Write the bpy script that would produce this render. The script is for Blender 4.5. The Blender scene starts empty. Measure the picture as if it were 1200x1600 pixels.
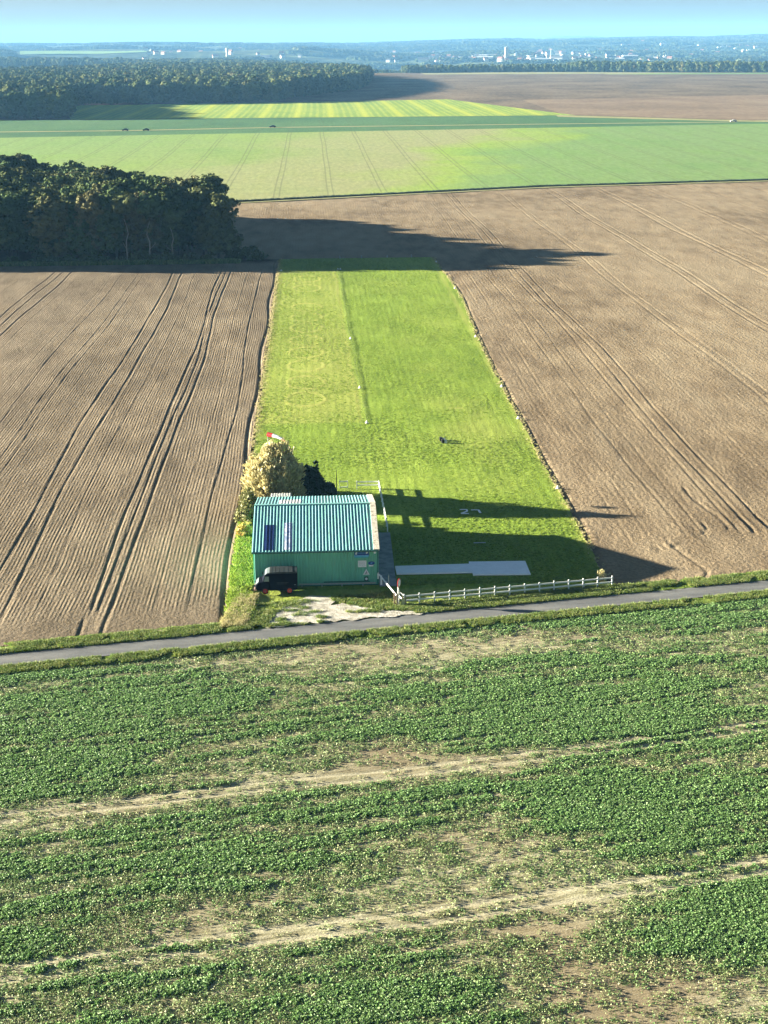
import bpy, math, random
import numpy as np
from mathutils import Vector, Matrix
S = bpy.context.scene
COL = S.collection
RNG = np.random.default_rng(7)
random.seed(7)
PI = math.pi
SUN_EL = 10.4            # degrees above the horizon
SUN_DROP = 12.0          # shadows fall to +X and this many degrees towards the camera
NO_HAZE = False

# ------------------------------------------------------------------ helpers
def hash2(ix, iy, seed):
    h = (ix.astype(np.int64) * 374761393 + iy.astype(np.int64) * 668265263 + seed * 974634777) & 0xffffffff
    h = ((h ^ (h >> 13)) * 1274126177) & 0xffffffff
    h = h ^ (h >> 16)
    return (h & 0xffff) / 65535.0
def vnoise(x, y, seed=0):
    x = np.asarray(x, float); y = np.asarray(y, float)
    ix = np.floor(x); iy = np.floor(y); fx = x - ix; fy = y - iy
    fx = fx * fx * (3 - 2 * fx); fy = fy * fy * (3 - 2 * fy)
    a = hash2(ix, iy, seed); b = hash2(ix + 1, iy, seed); c = hash2(ix, iy + 1, seed); d = hash2(ix + 1, iy + 1, seed)
    return (a * (1 - fx) + b * fx) * (1 - fy) + (c * (1 - fx) + d * fx) * fy
def fbm(x, y, seed=0, o=4):
    t = 0; a = 1; s = 0
    for k in range(o):
        t = t + a * vnoise(x * 2 ** k, y * 2 ** k, seed + k * 17); s += a; a *= .5
    return t / s
def sstep(a, b, x):
    t = np.clip((np.asarray(x, float) - a) / (b - a), 0, 1)
    return t * t * (3 - 2 * t)

def tag(o, label=None, cat=None, group=None, kind=None):
    if label: o['label'] = label
    if cat: o['category'] = cat
    if group: o['group'] = group
    if kind: o['kind'] = kind
    return o
def struct(o, kind='structure'):
    o['kind'] = kind
    return o
def empty(name, loc=(0, 0, 0), rz=0):
    o = bpy.data.objects.new(name, None); COL.objects.link(o)
    o.location = loc; o.rotation_euler = (0, 0, rz); o.empty_display_size = .3
    return o
def link(o, parent=None):
    COL.objects.link(o)
    if parent is not None: o.parent = parent
    return o
def np_mesh(name, verts, quads, mats, smooth=False, attrs=None, midx=None):
    me = bpy.data.meshes.new(name)
    verts = np.asarray(verts, np.float32); quads = np.asarray(quads, np.int32)
    n = quads.shape[1]
    me.vertices.add(len(verts)); me.vertices.foreach_set('co', verts.ravel())
    me.loops.add(quads.size); me.loops.foreach_set('vertex_index', quads.ravel())
    me.polygons.add(len(quads)); me.polygons.foreach_set('loop_start', np.arange(0, quads.size, n, dtype=np.int32))
    if smooth: me.polygons.foreach_set('use_smooth', np.ones(len(quads), bool))
    for m in (mats if isinstance(mats, (list, tuple)) else [mats]): me.materials.append(m)
    if midx is not None: me.polygons.foreach_set('material_index', np.asarray(midx, np.int32))
    if attrs:
        for k, (dom, v) in attrs.items():
            a = me.attributes.new(k, 'FLOAT', dom); a.data.foreach_set('value', np.asarray(v, np.float32).ravel())
    me.update(calc_edges=True)
    return me
def grid_obj(name, U, V, Z, mat, attrs=None, smooth=True):
    """U,V,Z 2-D arrays"""
    r, c = U.shape
    idx = np.arange(r * c).reshape(r, c)
    q = np.stack([idx[:-1, :-1], idx[:-1, 1:], idx[1:, 1:], idx[1:, :-1]], -1).reshape(-1, 4)
    # make sure the normals look up
    e1 = np.array([U[0, 1] - U[0, 0], V[0, 1] - V[0, 0]]); e2 = np.array([U[1, 0] - U[0, 0], V[1, 0] - V[0, 0]])
    if e1[0] * e2[1] - e1[1] * e2[0] < 0: q = q[:, ::-1]
    me = np_mesh(name, np.stack([U, V, Z], -1).reshape(-1, 3), q, mat, smooth,
                 {k: ('POINT', v) for k, v in (attrs or {}).items()})
    return link(bpy.data.objects.new(name, me))

class MB:
    """collects simple solids into one mesh"""
    def __init__(s): s.v = []; s.f = []; s.mi = []
    def add(s, vs, fs, mi=0):
        b = len(s.v); s.v += [tuple(v) for v in vs]
        for f in fs: s.f.append([b + i for i in f]); s.mi.append(mi)
        return s
    def box(s, x0, x1, y0, y1, z0, z1, mi=0):
        return s.add([(x0, y0, z0), (x1, y0, z0), (x1, y1, z0), (x0, y1, z0), (x0, y0, z1), (x1, y0, z1), (x1, y1, z1), (x0, y1, z1)],
                     [(0, 3, 2, 1), (4, 5, 6, 7), (0, 1, 5, 4), (1, 2, 6, 5), (2, 3, 7, 6), (3, 0, 4, 7)], mi)
    def tube(s, p0, p1, r0, r1=None, n=8, mi=0, cap=True):
        r1 = r0 if r1 is None else r1
        p0 = Vector(p0); p1 = Vector(p1); d = (p1 - p0).normalized()
        a = d.orthogonal().normalized(); b = d.cross(a)
        vs = []
        for p, r in ((p0, r0), (p1, r1)):
            for k in range(n):
                t = 2 * PI * k / n; vs.append(p + a * math.cos(t) * r + b * math.sin(t) * r)
        fs = [(k, (k + 1) % n, n + (k + 1) % n, n + k) for k in range(n)]
        if cap: fs += [tuple(range(n))[::-1], tuple(range(n, 2 * n))]
        return s.add(vs, fs, mi)
    def bar(s, p0, p1, w, h, mi=0):
        """rectangular bar, w horizontal, h vertical"""
        p0 = Vector(p0); p1 = Vector(p1); d = (p1 - p0).normalized()
        side = d.cross(Vector((0, 0, 1)))
        side = side.normalized() if side.length > 1e-4 else Vector((1, 0, 0))
        up = side.cross(d)
        vs = []
        for p in (p0, p1):
            for a, b in ((-1, -1), (1, -1), (1, 1), (-1, 1)): vs.append(p + side * a * w / 2 + up * b * h / 2)
        return s.add(vs, [(0, 1, 2, 3)[::-1], (4, 5, 6, 7), (0, 1, 5, 4), (1, 2, 6, 5), (2, 3, 7, 6), (3, 0, 4, 7)], mi)
    def prism(s, prof, y0, y1, mi=0):
        """profile in (x,z), extruded along y"""
        n = len(prof)
        vs = [(x, y0, z) for x, z in prof] + [(x, y1, z) for x, z in prof]
        return s.add(vs, [tuple(range(n)), tuple(range(n, 2 * n))[::-1]] + [(k, n + k, n + (k + 1) % n, (k + 1) % n) for k in range(n)], mi)
    def build(s, name, mats, parent=None, smooth=False, bevel=0, recalc=True):
        me = bpy.data.meshes.new(name); me.from_pydata(s.v, [], s.f)
        for m in (mats if isinstance(mats, (list, tuple)) else [mats]): me.materials.append(m)
        for p, m in zip(me.polygons, s.mi): p.material_index = m; p.use_smooth = smooth
        if recalc:
            import bmesh
            bm = bmesh.new(); bm.from_mesh(me); bmesh.ops.recalc_face_normals(bm, faces=bm.faces); bm.to_mesh(me); bm.free()
        o = link(bpy.data.objects.new(name, me), parent)
        if bevel:
            m = o.modifiers.new('bevel', 'BEVEL'); m.width = bevel; m.segments = 2; m.limit_method = 'ANGLE'
        return o

# ------------------------------------------------------------------ materials
class NT:
    def __init__(s, name, rough=.9, spec=.3):
        s.m = bpy.data.materials.new(name); s.m.use_nodes = True
        s.t = s.m.node_tree; s.b = s.t.nodes['Principled BSDF']
        s.b.inputs['Roughness'].default_value = rough
        s.b.inputs['Specular IOR Level'].default_value = spec
        s.co = None
    def n(s, typ, **kw):
        x = s.t.nodes.new(typ)
        for k, v in kw.items(): setattr(x, k, v)
        return x
    def l(s, a, b): s.t.links.new(a, b)
    def coord(s, scale=(1, 1, 1)):
        if s.co is None: s.co = s.n('ShaderNodeTexCoord').outputs['Object']
        m = s.n('ShaderNodeMapping'); m.inputs['Scale'].default_value = scale
        s.l(s.co, m.inputs['Vector']); return m.outputs[0]
    def noise(s, scale=1., det=3, stretch=(1, 1, 1), rough=.55, dist=0):
        x = s.n('ShaderNodeTexNoise'); s.l(s.coord(stretch), x.inputs['Vector'])
        x.inputs['Scale'].default_value = scale; x.inputs['Detail'].default_value = det
        x.inputs['Roughness'].default_value = rough; x.inputs['Distortion'].default_value = dist
        return x.outputs['Fac']
    def ramp(s, fac, stops, interp='LINEAR'):
        r = s.n('ShaderNodeValToRGB'); r.color_ramp.interpolation = interp
        e = r.color_ramp.elements
        while len(e) < len(stops): e.new(.5)
        for q, (p, c) in zip(e, stops): q.position = p; q.color = (*c, 1) if len(c) == 3 else c
        s.l(fac, r.inputs[0]); return r.outputs[0]
    def remap(s, fac, a, b, c=0., d=1.):
        r = s.n('ShaderNodeMapRange'); s.l(fac, r.inputs[0])
        for k, v in zip((1, 2, 3, 4), (a, b, c, d)): r.inputs[k].default_value = v
        return r.outputs[0]
    def math(s, op, a, b=0.):
        r = s.n('ShaderNodeMath', operation=op)
        for k, v in ((0, a), (1, b)):
            if isinstance(v, (int, float)): r.inputs[k].default_value = v
            else: s.l(v, r.inputs[k])
        return r.outputs[0]
    def mix(s, fac, a, b, mode='MIX'):
        r = s.n('ShaderNodeMix', data_type='RGBA', blend_type=mode)
        for k, v in ((0, fac), (6, a), (7, b)):
            if isinstance(v, (int, float)): r.inputs[k].default_value = v
            elif isinstance(v, tuple): r.inputs[k].default_value = (*v, 1)
            else: s.l(v, r.inputs[k])
        return r.outputs[2]
    def attr(s, name):
        a = s.n('ShaderNodeAttribute'); a.attribute_name = name; return a.outputs['Fac']
    def rand(s): return s.n('ShaderNodeObjectInfo').outputs['Random']
    def color(s, c):
        if isinstance(c, tuple): s.b.inputs['Base Color'].default_value = (*c, 1)
        else: s.l(c, s.b.inputs['Base Color'])
        return s
    def bump(s, h, dist=.1, strength=1., prev=None):
        b = s.n('ShaderNodeBump'); b.inputs['Distance'].default_value = dist; b.inputs['Strength'].default_value = strength
        s.l(h, b.inputs['Height'])
        if prev is not None: s.l(prev, b.inputs['Normal'])
        s.l(b.outputs[0], s.b.inputs['Normal']); return b.outputs[0]
    def xyz(s):
        x = s.n('ShaderNodeSeparateXYZ')
        if s.co is None: s.coord()
        s.l(s.co, x.inputs[0]); return x.outputs

def plain(name, c, rough=.6, spec=.4, metal=0, var=.12, sc=3., bump=0):
    t = NT(name, rough, spec); t.b.inputs['Metallic'].default_value = metal
    f = t.noise(sc, 4)
    lo = tuple(v * (1 - var) for v in c); hi = tuple(min(1, v * (1 + var)) for v in c)
    t.color(t.ramp(f, [(.3, lo), (.7, hi)]))
    if bump: t.bump(t.noise(sc * 6, 3), bump)
    return t.m

# -- soils
def soil(name, dark, mid, light, furrow=0., clod=.12, period=.45, track=0.):
    t = NT(name, 1., .05)
    big = t.noise(.016, 4, (1, .55, 1), .6)
    med = t.noise(.25, 4, (1, .3, 1))
    fine = t.noise(2.6, 4, (1, .8, 1), .7)
    c = t.ramp(t.math('ADD', t.math('MULTIPLY', big, .6), t.math('MULTIPLY', med, .4)), [(.40, dark), (.5, mid), (.61, light)])
    c = t.mix(.55, c, t.ramp(fine, [(.3, (.45, .42, .4)), (.55, (1, 1, 1)), (.75, (1.35, 1.3, 1.2))]), 'MULTIPLY')
    t.color(c)
    h = t.math('ADD', t.math('MULTIPLY', fine, 1.), t.math('MULTIPLY', t.noise(.9, 3), .8))
    if furrow:
        x = t.xyz()
        wob = t.math('MULTIPLY', t.noise(.03, 2), 1.0)
        ph = t.math('MULTIPLY', t.math('ADD', x[0], wob), 2 * PI / period)
        sn = t.math('MULTIPLY', t.math('SINE', ph), t.remap(t.noise(.7, 3, (1, .35, 1)), .35, .65, .15, 1.7))
        amt = t.attr('furrow')
        h = t.math('ADD', h, t.math('MULTIPLY', t.math('MULTIPLY', sn, furrow), amt))
    t.bump(h, clod, 1.)
    return t.m
M = {}
M['soil_left'] = soil('furrowed_soil', (.15, .118, .08), (.205, .163, .112), (.265, .215, .15), furrow=.11, clod=.13, period=.39)
M['soil_right'] = soil('clod_soil', (.18, .135, .085), (.265, .205, .132), (.325, .26, .172), furrow=.03, clod=.19, period=.8)
M['soil_far'] = soil('distant_soil', (.12, .088, .058), (.18, .135, .088), (.24, .18, .118), clod=.2)
M['soil_tan'] = soil('distant_tan_soil', (.2, .145, .095), (.25, .18, .12), (.29, .22, .145), clod=.2)

def grass_mat(name, cols, sc=2.2, bump=.12, stretch=(1, .45, 1), bigscale=.03, dry=None):
    t = NT(name, 1., .1)
    big = t.noise(bigscale, 4, (1, .5, 1)); fine = t.noise(sc, 4, stretch, .7); mid = t.noise(.35, 3, (1, .35, 1))
    f = t.math('ADD', t.math('ADD', t.math('MULTIPLY', big, .45), t.math('MULTIPLY', fine, .3)), t.math('MULTIPLY', mid, .25))
    c = t.ramp(f, [(.36 + .28 * k / (len(cols) - 1), x) for k, x in enumerate(cols)])
    stk = t.noise(1.7, 4, (1, .07, 1), .7); spk = t.noise(3.2, 3, (1, .5, 1), .7)
    c = t.mix(.8, c, t.ramp(t.math('ADD', t.math('MULTIPLY', stk, .5), t.math('MULTIPLY', spk, .5)), [(.36, (.55, .62, .5)), (.5, (1, 1, 1)), (.62, (1.25, 1.2, 1.5))]), 'MULTIPLY') if dry is not None else c
    if dry is not None: c = t.mix(t.math('MULTIPLY', t.attr('dry'), t.remap(fine, .2, .8, .55, 1.1)), c, dry)
    t.color(c)
    h = t.math('ADD', fine, t.math('MULTIPLY', mid, 1.2))
    t.bump(h, bump, 1.)
    return t.m
M['airstrip'] = grass_mat('mown_grass', [(.115, .185, .02), (.195, .285, .035), (.275, .36, .055)], 5.5, .11, dry=(.37, .37, .10))
M['verge'] = grass_mat('verge_grass', [(.07, .11, .02), (.13, .19, .03), (.22, .24, .07)], 3., .2, (1, 1, 1))
M['dry_verge'] = grass_mat('dry_verge_grass', [(.16, .17, .06), (.28, .26, .11), (.36, .32, .16)], 3., .2, (1, 1, 1))

def cropfield(name, cols, line=0.5, per=19.6, off=0., width=.4, gauge=1.0, stripe=None, bump=.15, patchy=None):
    t = NT(name, 1., .1)
    big = t.noise(.009, 4, (1, .8, 1)); mid = t.noise(.08, 4, (1, .25, 1)); fine = t.noise(.9, 3)
    f = t.math('ADD', t.math('ADD', t.math('MULTIPLY', big, .55), t.math('MULTIPLY', mid, .25)), t.math('MULTIPLY', fine, .2))
    c = t.ramp(f, [(.38 + .24 * k / (len(cols) - 1), x) for k, x in enumerate(cols)])
    x = t.xyz()
    if patchy:
        pos = t.math('ADD', t.math('SUBTRACT', x[0], t.math('MULTIPLY', x[1], .25)), t.math('MULTIPLY', big, 160.))
        c = t.mix(.75, c, t.ramp(t.remap(pos, -260., 60.), patchy))
    wob = t.math('MULTIPLY', t.noise(.004, 1), 4.)
    xx = t.math('ADD', t.math('ADD', x[0], wob), off + 4000)
    m = t.math('MODULO', xx, per)
    d = t.math('ABSOLUTE', t.math('SUBTRACT', t.math('ABSOLUTE', t.math('SUBTRACT', m, per / 2)), gauge))
    ln = t.remap(d, width * .4, width, 1., 0.)
    if stripe:
        col, sper, samt = stripe
        m2 = t.math('MODULO', xx, sper)
        d2 = t.math('ABSOLUTE', t.math('SUBTRACT', m2, sper / 2))
        c = t.mix(t.math('MULTIPLY', t.remap(d2, sper * .1, sper * .32, 1., 0.), t.remap(mid, .35, .65, samt * .4, samt)), c, col)
        c = t.mix(t.math('MULTIPLY', t.remap(d, width, width * 3.5, 1., 0.), .8), c, (.42, .46, .05))
    else:
        c = t.mix(t.math('MULTIPLY', ln, line), c, (.10, .10, .055))
    t.color(c)
    gr = t.noise(.55, 4, (1, .18, 1), .7)
    t.color(t.mix(.6, c, t.ramp(gr, [(.3, (.7, .72, .7)), (.5, (1, 1, 1)), (.7, (1.3, 1.28, 1.3))]), 'MULTIPLY'))
    t.bump(t.math('ADD', fine, mid), bump)
    return t.m
M['crop_mid'] = cropfield('young_crop', [(.11, .20, .055), (.17, .25, .075), (.24, .27, .12), (.17, .27, .06), (.22, .34, .055)], line=.42, patchy=[(0, (.19, .31, .08)), (.3, (.23, .32, .08)), (.42, (.30, .32, .13)), (.62, (.31, .31, .14)), (.72, (.26, .37, .05)), (.8, (.17, .29, .08)), (1, (.16, .27, .085))])
M['crop_dark'] = cropfield('dark_green_crop', [(.055, .135, .055), (.075, .16, .06), (.09, .18, .07)], line=.2, bump=.5)
M['crop_yellow'] = cropfield('striped_crop', [(.17, .27, .045), (.21, .31, .05), (.25, .33, .06)], per=26., width=1.3, gauge=.0, stripe=((.36, .42, .06), 5.2, .8))
M['pale_margin'] = grass_mat('pale_grass', [(.24, .25, .10), (.32, .31, .14), (.38, .36, .18)], 1., .1, (1, 1, 1))

# -- straw soil under the foreground crop
t = NT('stubble_soil', 1., .1)
rot = t.n('ShaderNodeMapping'); rot.inputs['Rotation'].default_value = (0, 0, -math.radians(11.6)); t.coord()
t.l(t.co, rot.inputs[0])
def sn(scale, st, det=4, rough=.65):
    m = t.n('ShaderNodeMapping'); m.inputs['Scale'].default_value = st; t.l(rot.outputs[0], m.inputs[0])
    x = t.n('ShaderNodeTexNoise'); x.inputs['Scale'].default_value = scale; x.inputs['Detail'].default_value = det; x.inputs['Roughness'].default_value = rough
    t.l(m.outputs[0], x.inputs['Vector']); return x.outputs['Fac']
a = sn(3.2, (.16, 1, 1)); b = sn(.09, (.5, 1, 1)); c_ = sn(11., (.5, 1, 1))
colr = t.ramp(t.math('ADD', t.math('MULTIPLY', a, .6), t.math('MULTIPLY', c_, .4)), [(.38, (.15, .14, .08)), (.46, (.29, .28, .16)), (.53, (.43, .41, .26)), (.62, (.60, .57, .40))])
colr = t.mix(t.remap(b, .35, .65, 0., .6), colr, (.22, .165, .105))
colr = t.mix(t.math('MULTIPLY', t.attr('bare'), .75), colr, t.ramp(c_, [(.3, (.17, .125, .075)), (.7, (.31, .24, .155))]))
colr = t.mix(t.attr('track'), colr, t.ramp(c_, [(.3, (.36, .33, .22)), (.7, (.56, .51, .36))]))
t.color(colr); t.bump(t.math('ADD', a, t.math('MULTIPLY', c_, .6)), .06)
M['stubble'] = t.m

# -- leaves
def leaf_mat(name, stops, trans=.25, rough=.55, tonemul=.5, spec=.3):
    t = NT(name, rough, spec)
    c = t.ramp(t.rand(), stops)
    tone = t.attr('tone')
    c = t.mix(1., c, t.ramp(tone, [(0., (1 - tonemul,) * 3), (1., (1 + tonemul,) * 3)]), 'MULTIPLY')
    t.color(c)
    tr = t.n('ShaderNodeBsdfTranslucent'); t.l(c, tr.inputs[0])
    mx = t.n('ShaderNodeMixShader'); mx.inputs[0].default_value = trans
    t.l(t.b.outputs[0], mx.inputs[1]); t.l(tr.outputs[0], mx.inputs[2])
    out = [n for n in t.t.nodes if n.type == 'OUTPUT_MATERIAL'][0]
    t.l(mx.outputs[0], out.inputs[0])
    return t.m
M['leaf_wood'] = leaf_mat('autumn_wood_leaves', [(0, (.045, .078, .028)), (.3, (.066, .105, .033)), (.55, (.10, .12, .042)), (.75, (.125, .125, .052)), (.88, (.07, .115, .032)), (1, (.125, .12, .05))], .05, .8, tonemul=.3, spec=.08)
M['leaf_far'] = leaf_mat('distant_wood_leaves', [(0, (.05, .08, .03)), (.4, (.075, .11, .04)), (.7, (.11, .13, .05)), (.9, (.14, .16, .05)), (1, (.14, .13, .06))], .0, .8, tonemul=.2, spec=.05)
M['leaf_hill'] = leaf_mat('hillside_leaves', [(0, (.05, .075, .035)), (.6, (.075, .10, .04)), (1, (.11, .12, .055))], .0, .9, tonemul=.08, spec=.0)
M['leaf_willow'] = leaf_mat('yellow_willow_leaves', [(0, (.52, .47, .25)), (1, (.52, .47, .25))], .25, tonemul=.4)
M['leaf_olive'] = leaf_mat('olive_bush_leaves', [(0, (.20, .20, .07)), (1, (.20, .20, .07))], .2)
M['leaf_gold'] = leaf_mat('golden_bush_leaves', [(0, (.5, .38, .1)), (1, (.5, .38, .1))], .3)
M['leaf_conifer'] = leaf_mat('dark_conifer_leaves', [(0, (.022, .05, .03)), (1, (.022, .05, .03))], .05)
M['leaf_crop'] = leaf_mat('crop_leaves', [(0, (.12, .225, .075)), (.35, (.19, .335, .105)), (.6, (.27, .41, .155)), (.85, (.16, .30, .105)), (1, (.35, .46, .21))], .4, .5, .45, .3)
M['leaf_weedy'] = leaf_mat('pale_crop_leaves', [(0, (.11, .20, .065)), (.4, (.17, .26, .09)), (.75, (.25, .30, .13)), (1, (.34, .34, .19))], .25)
M['blade_green'] = leaf_mat('grass_blades', [(0, (.14, .22, .025)), (.5, (.21, .31, .04)), (1, (.30, .37, .065))], .45)
M['blade_verge'] = leaf_mat('verge_blades', [(0, (.09, .16, .025)), (.5, (.16, .23, .05)), (1, (.30, .31, .11))], .3)
M['blade_dry'] = leaf_mat('dry_blades', [(0, (.35, .33, .14)), (.5, (.45, .41, .2)), (1, (.55, .48, .27))], .3)
M['bark'] = plain('bark', (.075, .06, .045), .9, .1, bump=.03)
M['pale_bark'] = plain('pale_bark', (.34, .31, .26), .9, .1, bump=.02)

# -- built things
M['white_paint'] = plain('white_paint', (.85, .86, .85), .5, .4, var=.06)
M['white_sheet'] = plain('white_sheeting', (.9, .92, .94), .6, .3, var=.05, sc=1.5, bump=.01)
M['concrete'] = plain('concrete', (.27, .28, .29), .9, .2, var=.3, sc=1.2, bump=.01)
M['asphalt'] = None
t = NT('asphalt', .9, .2)
f = t.noise(.45, 6, (.35, 1, 1), .7); g_ = t.noise(14., 3)
ac = t.ramp(t.math('ADD', t.math('MULTIPLY', f, .6), t.math('MULTIPLY', g_, .4)), [(.38, (.11, .115, .12)), (.5, (.17, .172, .172)), (.62, (.24, .238, .225))])
ac = t.mix(t.math('MULTIPLY', t.attr('wheel'), .35), ac, (.10, .105, .11))
t.color(ac); t.bump(g_, .01); M['asphalt'] = t.m
t = NT('chalk_gravel', 1., .2)
f = t.noise(1.6, 5); g_ = t.noise(9., 3)
t.color(t.ramp(t.math('ADD', t.math('MULTIPLY', f, .6), t.math('MULTIPLY', g_, .4)), [(.34, (.22, .20, .15)), (.5, (.48, .45, .38)), (.66, (.66, .64, .58))]))
t.bump(t.math('ADD', f, g_), .06); M['gravel'] = t.m

def sheetmetal(name, c, rough=.45, stain=.25):
    t = NT(name, rough, .5)
    f = t.noise(1.2, 4, (1, 1, .3)); g = t.noise(.4, 3)
    c0 = tuple(v * (1 - stain) for v in c)
    st = t.noise(5., 4, (1, .12, .12), .6)
    t.color(t.mix(t.remap(st, .52, .72, 0., .5), t.ramp(t.math('ADD', t.math('MULTIPLY', f, .6), t.math('MULTIPLY', g, .4)), [(.35, c0), (.65, c)]), (c[0] * .6 + .05, c[1] * .5 + .02, c[2] * .42 + .02)))
    return t.m
M['wall_green'] = sheetmetal('green_wall_sheet', (.15, .53, .40), .5, .2)
M['roof_teal'] = sheetmetal('teal_roof_sheet', (.155, .45, .48), .45, .25)
M['roof_rib'] = sheetmetal('sunlit_teal_roof_rib', (.26, .54, .52), .4, .15)  # lighter than the sheet: sun on the rib sides put into the colour
M['trim_dark'] = plain('dark_green_trim', (.03, .12, .10), .5)
M['cream'] = None
t = NT('weathered_cream', .9, .2)
f = t.noise(3., 5, (1, 1, 1), .7)
t.color(t.ramp(f, [(.36, (.22, .18, .13)), (.44, (.55, .5, .4)), (.6, (.72, .67, .56))])); M['cream'] = t.m
M['navy_panel'] = plain('navy_skylight', (.012, .03, .12), .25, .6)
t = NT('violet_skylight', .4, .5)
f = t.noise(2.2, 3, (1, 1, 1))
t.color(t.ramp(f, [(.4, (.22, .30, .45)), (.6, (.50, .54, .66))])); M['violet_panel'] = t.m
M['pale_panel'] = plain('pale_roof_light', (.75, .75, .7), .5)
M['van_navy'] = plain('navy_van_paint', (.004, .006, .013),   .8, .05)
M['van_grey'] = plain('grey_van_roof', (.03, .036, .04), .5, .35, var=.4, sc=1.5)
M['van_front'] = plain('grey_van_nose', (.14, .17, .18), .45, .5)
M['red'] = plain('red_paint', (.55, .03, .035), .45, .5)
M['tyre'] = plain('tyre_rubber', (.02, .02, .02), .9, .2)
M['pink'] = plain('faded_bumper', (.5, .32, .28), .6, .4)
t = NT('window_glass', .12, .6); t.color((.05, .07, .08)); M['glass'] = t.m
t = NT('pale_window_glass', .15, .6); t.color((.28, .34, .33)); M['glass_pale'] = t.m
M['blue_dark'] = plain('dark_blue_sign', (.01, .06, .28), .5)
M['blue_light'] = plain('light_blue_sign', (.12, .42, .75), .5)
M['blue_mid'] = plain('cyan_sign', (.05, .40, .55), .5)
M['sign_white'] = plain('white_sign', (.75, .8, .85), .5)
M['ink'] = plain('sign_ink', (.22, .26, .42), .7)
M['black'] = plain('black_paint', (.015, .015, .017), .6)
M['wood'] = plain('weathered_wood', (.30, .24, .17), .9, .2, var=.35, sc=6)
M['yellow_box'] = plain('pale_yellow_paint', (.55, .52, .28), .6)
M['steel'] = plain('galvanised_steel', (.38, .42, .42), .45, .5, metal=.2)

# ------------------------------------------------------------------ camera
F, H = 2400., 52.
pitch = math.atan(732 / F); yaw = -math.atan(110 / 2509.); roll = math.radians(.4)
cam = bpy.data.objects.new('camera', bpy.data.cameras.new('camera')); link(cam)
cam.data.sensor_fit = 'VERTICAL'; cam.data.sensor_height = 24.; cam.data.lens = 36.
cam.data.clip_start = 1.; cam.data.clip_end = 80000.
Rm = Matrix.Rotation(yaw, 4, 'Z') @ Matrix.Rotation(PI / 2 - pitch, 4, 'X') @ Matrix.Rotation(-roll, 4, 'Z')
cam.matrix_world = Matrix.Translation((0, 0, H)) @ Rm
S.camera = cam

# ------------------------------------------------------------------ light
A = math.radians(SUN_DROP); E_ = math.radians(SUN_EL)
sun = bpy.data.objects.new('sun', bpy.data.lights.new('sun', 'SUN')); link(sun)
sun.data.energy = 5.; sun.data.angle = math.radians(.5); sun.data.color = (1., .92, .74)
d = Vector((math.cos(A) * math.cos(E_), -math.sin(A) * math.cos(E_), -math.sin(E_)))
sun.rotation_euler = d.to_track_quat('-Z', 'Y').to_euler()
w = bpy.data.worlds.new('World'); S.world = w; w.use_nodes = True
wt = w.node_tree; bg = wt.nodes['Background']
sky = wt.nodes.new('ShaderNodeTexSky'); sky.sky_type = 'NISHITA'; sky.sun_disc = False
sky.sun_elevation = E_; sky.sun_rotation = math.radians(-(90 - SUN_DROP)); sky.air_density = 1.0; sky.dust_density = .6; sky.ozone_density = 3.0
tint = wt.nodes.new('ShaderNodeMix'); tint.data_type = 'RGBA'; tint.blend_type = 'MULTIPLY'; tint.inputs[0].default_value = 1.
tint.inputs[7].default_value = (.38, .335, .30, 1)
wt.links.new(sky.outputs[0], tint.inputs[6]); wt.links.new(tint.outputs[2], bg.inputs[0])
bg.inputs[1].default_value = .05
vs = S.view_settings; vs.view_transform = 'Standard'; vs.look = 'None'; vs.gamma = 1.; vs.exposure = 2.85
try: vs.use_curve_mapping = False
except Exception: pass

# ------------------------------------------------------------------ terrain
def road_d(X, Y): return (Y - 133.1) * .9796 - (X - 5.8) * .2009
def road_y(X, dd): return 133.1 + (dd + (X - 5.8) * .2009) / .9796
SKY = np.array([(-900, 72.4), (0, 72.4), (300, 71.5), (560, 69.5), (640, 66.8), (720, 64), (800, 63), (850, 64.5), (940, 63), (960, 62.5), (1040, 60), (1120, 59.5), (1200, 56), (1500, 54), (2400, 58)])
FAR = np.array([(-900, 72), (0, 72), (700, 69.5), (780, 65), (830, 60.5), (870, 57.6), (930, 57.6), (975, 62), (1100, 66), (2400, 66)])
def terrain(X, Y):
    D = np.maximum(Y, 1.); x = 490 + 2509 * X / D; yh = 74.4 - .007 * x
    r = sstep(380, 640, x)
    ridge = 52 - 10 + (yh - np.interp(x, SKY[:, 0], SKY[:, 1])) * 11000 / 2509
    far = 52 - 3 + (yh - np.interp(x, FAR[:, 0], FAR[:, 1])) * 18000 / 2509
    base = -30 * r * sstep(2950, 3600, D)
    rise = np.power(np.clip((D - (4700 - 900 * (1 - r))) / (11000 - 4700), 0, 1), 1.15)
    z = base * (1 - rise) + ridge * rise
    z = np.where(D > 11000, ridge + (10 - ridge) * sstep(11000, 13500, D), z)
    z = np.where(D > 13500, 10 + (far - 10) * sstep(13500, 18000, D), z)
    z = np.where(D > 18000, far - (D - 18000) * .006, z)
    env = sstep(3300, 4600, D) * (1 - .75 * sstep(9000, 11000, D))
    n1 = (fbm(X / 900, D / 650, 5, 4) - .5) * 60 * env
    return z + n1 + sstep(9000, 11000, D) * (fbm(X / 350, D / 500, 9, 4) - .5) * 9
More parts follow.
